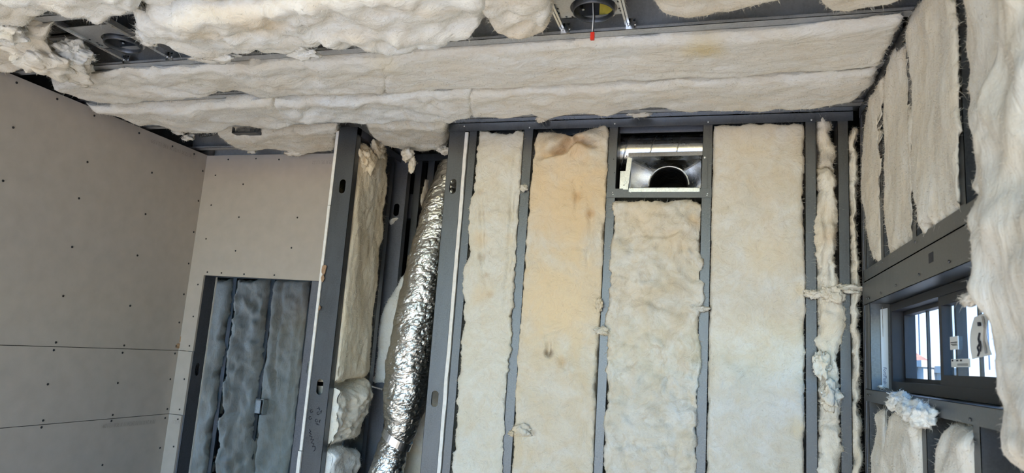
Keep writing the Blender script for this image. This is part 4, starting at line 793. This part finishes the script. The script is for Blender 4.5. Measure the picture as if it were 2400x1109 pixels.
# recessed light cans
def light_can(label, c, rad, wire, plate, bars, ybar):
    o = tag(empty('recessed_light', c), label, 'light fixture', 'recessed light cans')
    x_, y_, z_ = c; n = 40; q = np.arange(n)*2*math.pi/n
    px0, px1, py0, py1 = plate; pz = z_+.012
    k = 1/np.maximum(np.abs(np.cos(q)), np.abs(np.sin(q)))
    def sq(zv):
        P = np.stack([np.cos(q)*k, np.sin(q)*k], -1); P = np.where(P > 0, P*np.array([px1, py1]), -P*np.array([px0, py0])); return np.column_stack([x_+P[:, 0], y_+P[:, 1], np.full(n, zv)])
    def ci(r_, zv): return np.column_stack([x_+r_*np.cos(q), y_+r_*np.sin(q), np.full(n, zv)])
    rg = lambda a, b: [(a*n+j, a*n+(j+1) % n, b*n+(j+1) % n, b*n+j) for j in range(n)]
    mk('mounting_plate', np.concatenate([sq(pz), ci(rad*1.16, pz), ci(rad*1.16, pz+.002), sq(pz+.002)]), rg(0, 1)+rg(1, 2)+rg(2, 3)+rg(3, 0), SHINY_PLATE, o)
    mk('can', np.concatenate([ci(rad*1.0, z_-.002), ci(rad*1.0, z_+.11), ci(rad*.2, z_+.112), ci(.003, z_+.112), ci(rad*1.03, z_+.115), ci(rad*1.03, z_-.002)]), rg(1, 0)+rg(2, 1)+rg(3, 2)+rg(4, 5), CANIN, o, smooth=False)
    mk('trim_ring', np.concatenate([ci(rad*.97, z_+.012), ci(rad*.97, z_-.004), ci(rad*1.01, z_-.006), ci(rad*1.04, z_+.002), ci(rad*1.03, z_+.014)]), rg(1, 0)+rg(2, 1)+rg(3, 2)+rg(4, 3), STEEL, o, smooth=True)
    V = [(x_+rad*.965*math.cos(a_), y_+rad*.965*math.sin(a_), zz_) for zz_ in (z_+.015, z_+.075) for a_ in np.linspace(.1, 1.45, 9)]
    mk('label_sticker', V, [(i, i+1, 9+i+1, 9+i) for i in range(8)], YELP, o)
    V = [(x_+rad*.96*math.cos(a_), y_+rad*.96*math.sin(a_), zz_) for zz_ in (z_+.035, z_+.058) for a_ in np.linspace(2.35, 2.6, 4)]
    mk('inner_clip', V, [(i, i+1, 4+i+1, 4+i) for i in range(3)], BLACKP, o); screw_head((x_+rad*.9*math.cos(2.4), y_+rad*.9*math.sin(2.4), z_+.03), -Z, o, .006)
    for bx0 in bars:
        hb = MB().box((bx0-.0012, ybar[0], z_+.002), (bx0+.0012, ybar[1], z_+.026)).box((bx0-.008, ybar[0], z_+.002), (bx0+.008, ybar[1], z_+.0035)).build('hanger_bar', ZINC, o)
        cl = MB().box((bx0-.004, ybar[1]-.004, ZC-.002), (bx0+.026, ybar[1]-.002, ZC+.034)).build('hanger_clip', ZINC, hb)
        for k_ in (0, 1): screw_head((bx0+.004+k_*.022, ybar[1]-.006, ZC+.012), -Y, hb, .004)
        MB().box((bx0+.002, ybar[1]-.0055, ZC+.022), (bx0+.010, ybar[1]-.0042, ZC+.034)).box((bx0+.018, ybar[1]-.0055, ZC+.024), (bx0+.026, ybar[1]-.0042, ZC+.03)).build('clip_slot', SCREWM, hb)
    # punched slots in the plate
    sl_ = MB(); rs_ = np.random.RandomState(3)
    for fx, fy in ((-.93, -.3), (-.88, -.1), (-.94, .05), (-.9, .3), (-.6, .9), (-.35, .9), (.92, -.2), (.9, .3), (.93, .6), (-.75, .85)):
        cx = x_+(px1 if fx > 0 else px0)*abs(fx)*(1 if fx > 0 else 1)*(1); cx = x_+(fx*px1 if fx > 0 else -fx*px0); cy = y_+(fy*py1 if fy > 0 else -fy*py0)
        sl_.box((cx-.003, cy-.004, pz-.0008), (cx+.003, cy+.004, pz-.0002))
    sl_.build('punched_slots', SCREWM, o, kind='stuff')
    if wire:
        e = on(1, y_-.01, 1389, 78); w0 = np.array([x_+.005, y_-.01, z_+.10])
        for k_, mt in ((0, BLACKP), (1, WHITEP)):
            MB().tube([w0+np.array([-.004*k_, .003*k_, 0]), (w0*.6+e*.4)+np.array([-.002-.004*k_, 0, 0]), (w0*.3+e*.7)+np.array([.003-.004*k_, 0, 0]), e+np.array([.0015-.003*k_, 0, .002])], .0017, 6).build('wire', mt, o, smooth=True)
        MB().box(e+np.array([-.006, -.005, -.022]), e+np.array([.006, .005, .002])).box(e+np.array([-.0065, -.0055, -.012]), e+np.array([.0065, .0055, -.008])).build('wire_connector', REDP, o)
    return o
SHINY_PLATE = steel('plate_steel', (.50, .50, .50), .42, .85, .08)
zl_ = ZC+.012
cR = on(2, zl_, 1391, 27); cL = on(2, zl_, 288, 106)
xb0 = on(2, zl_, 1310, 60)[0]; xb1 = on(2, zl_, 1468, 50)[0]
light_can('recessed light can with a red wire connector hanging down', cR, .064, True, (xb0-cR[0], xb1-cR[0]-.006, -.14, .05), (xb0+.004, xb1), (1.75, 2.103))
light_can('recessed light can half buried in fibre at upper left', cL, .066, False, (-.13, .09, -.14, .035), (cL[0]-.125, cL[0]+.095), (1.75, 2.103))
# collar of torn fibre behind the middle can
lump_c = loose('fringe of fibre showing behind the middle light can', (cR[0]+.015, cR[1]+.095, ZC+.075), (.075, .02, .04), G_CEIL3, 51, .4, fib=300, sub=4)
# bracket box and flex conduit above the recess
jb = tag(empty('bracket_box', on(1, 2.93, 578, 312)), 'small galvanised bracket box poking through the ceiling batt', 'bracket')
a = on(1, 2.95, 549, 313); b = on(1, 2.95, 606, 299)
MB().box((a[0], 2.93, a[2]-.004), (b[0], 2.98, a[2])).box((a[0], 2.975, a[2]), (b[0], 2.98, b[2])).box((a[0], 2.93, a[2]), (a[0]+.003, 2.98, b[2])).box((b[0]-.003, 2.93, a[2]), (b[0], 2.98, b[2])).build('body', STEEL, jb)
MB().box((a[0]+.03, 2.926, a[2]+.002), (b[0]-.03, 2.93, a[2]+.020)).build('bracket_plate', ZINC, jb)
fx = MB(); th = np.linspace(0, 1, 90); c_ = on(1, 3.12, 485, 312)
fx.tube(np.stack([c_[0]-.05+.16*th, 3.12+.05*np.sin(th*5), c_[2]-.012+.03*np.sin(th*3.4)], -1), .011+.0015*np.sin(th*2*math.pi*22), 10)
tag(fx.build('flex_conduit', STEEL, smooth=True), 'curved metal flex conduit in the dark gap above the drywall corner', 'conduit')
# flashing tape on the window jamb
ft = tag(empty('flashing_tape', (.59, WY1, WZ0)), 'strip of white lettered flashing tape on the left window jamb', 'tape')
ta = [on(1, WY1-.003, *q) for q in ((2067, 906), (2083, 911), (2080, 722), (2063, 726))]
V = [p for p in ta]+[p+np.array([0, -.0015, 0]) for p in ta]
m = MB(); m.add(V, [(4, 5, 6, 7), (0, 3, 2, 1), (0, 1, 5, 4), (1, 2, 6, 5), (2, 3, 7, 6), (3, 0, 4, 7)]); m.build('strip', TAPE, ft)
o_ = on(1, WY1-.0052, 2070, 908); NAVY = simple('navy_ink', (.02, .025, .09), .6)
text_mesh('FortiFlash', .0155, on(1, WY1-.0052, 2070, 861), np.array([0, 0, -1.]), X, NAVY, ft, squash=.98)
for f in (.08, .3, .5): 
    p_ = ta[3]*(1-f*.55)+ta[0]*(f*.55); MB().box(p_+np.array([.006, -.0025, -.022]), p_+np.array([.0075, -.002, .022])).build('printed_line', PRINT, ft)
tuft(ft, on(1, WY1-.01, 2067, 907), (.010, .006, .006), G_WHITE, 61, .5, fib=40, sub=3)
# curled label hanging at the right sash
hl = tag(empty('hanging_label', on(0, XF-.004, 2302, 838)), 'curled white paper label hanging in front of the right sash', 'label')
PH = Plane(0, XF-.012, Y, Z, -X); nl = 14; V = []
tl_, tr_, bl_, br_ = [PH.at(q) for q in ((2283, 744), (2330, 728), (2279, 842), (2332, 832))]
for i in range(nl):
    for j in range(nl):
        f, gk = j/(nl-1), i/(nl-1); uv = (tl_*(1-f)+tr_*f)*(1-gk)+(bl_*(1-f)+br_*f)*gk+np.array([-.010*math.sin(gk*math.pi), 0])*(1-f); V.append(PH.p3(uv, np.array(.010*math.sin(gk*3.1)+.006*f)))
V = np.array(V); F = [(i*nl+j, i*nl+j+1, (i+1)*nl+j+1, (i+1)*nl+j) for i in range(nl-1) for j in range(nl-1)]
V2 = V-np.array([-.0012, 0, 0]); F2 = [tuple(k+nl*nl for k in f[::-1]) for f in F]
sh = mk('sheet', np.vstack([V, V2]), F+F2, WHITEP, hl, smooth=True)
P_HL = Plane(0, XF-.027, Y, Z, -X)
pen([[(2297, 781), (2294, 795), (2297, 806), (2292, 815), (2296, 826), (2293, 835)], [(2297, 800), (2299, 812), (2298, 824)]], hl, P_HL, .0022); pen([[(2304, 742), (2309, 770), (2307, 800), (2312, 828)]], hl, P_HL, .0030, PRINT, 'printed_band'); pen([[(2295, 756), (2296, 764)]], hl, P_HL, .004, INK)
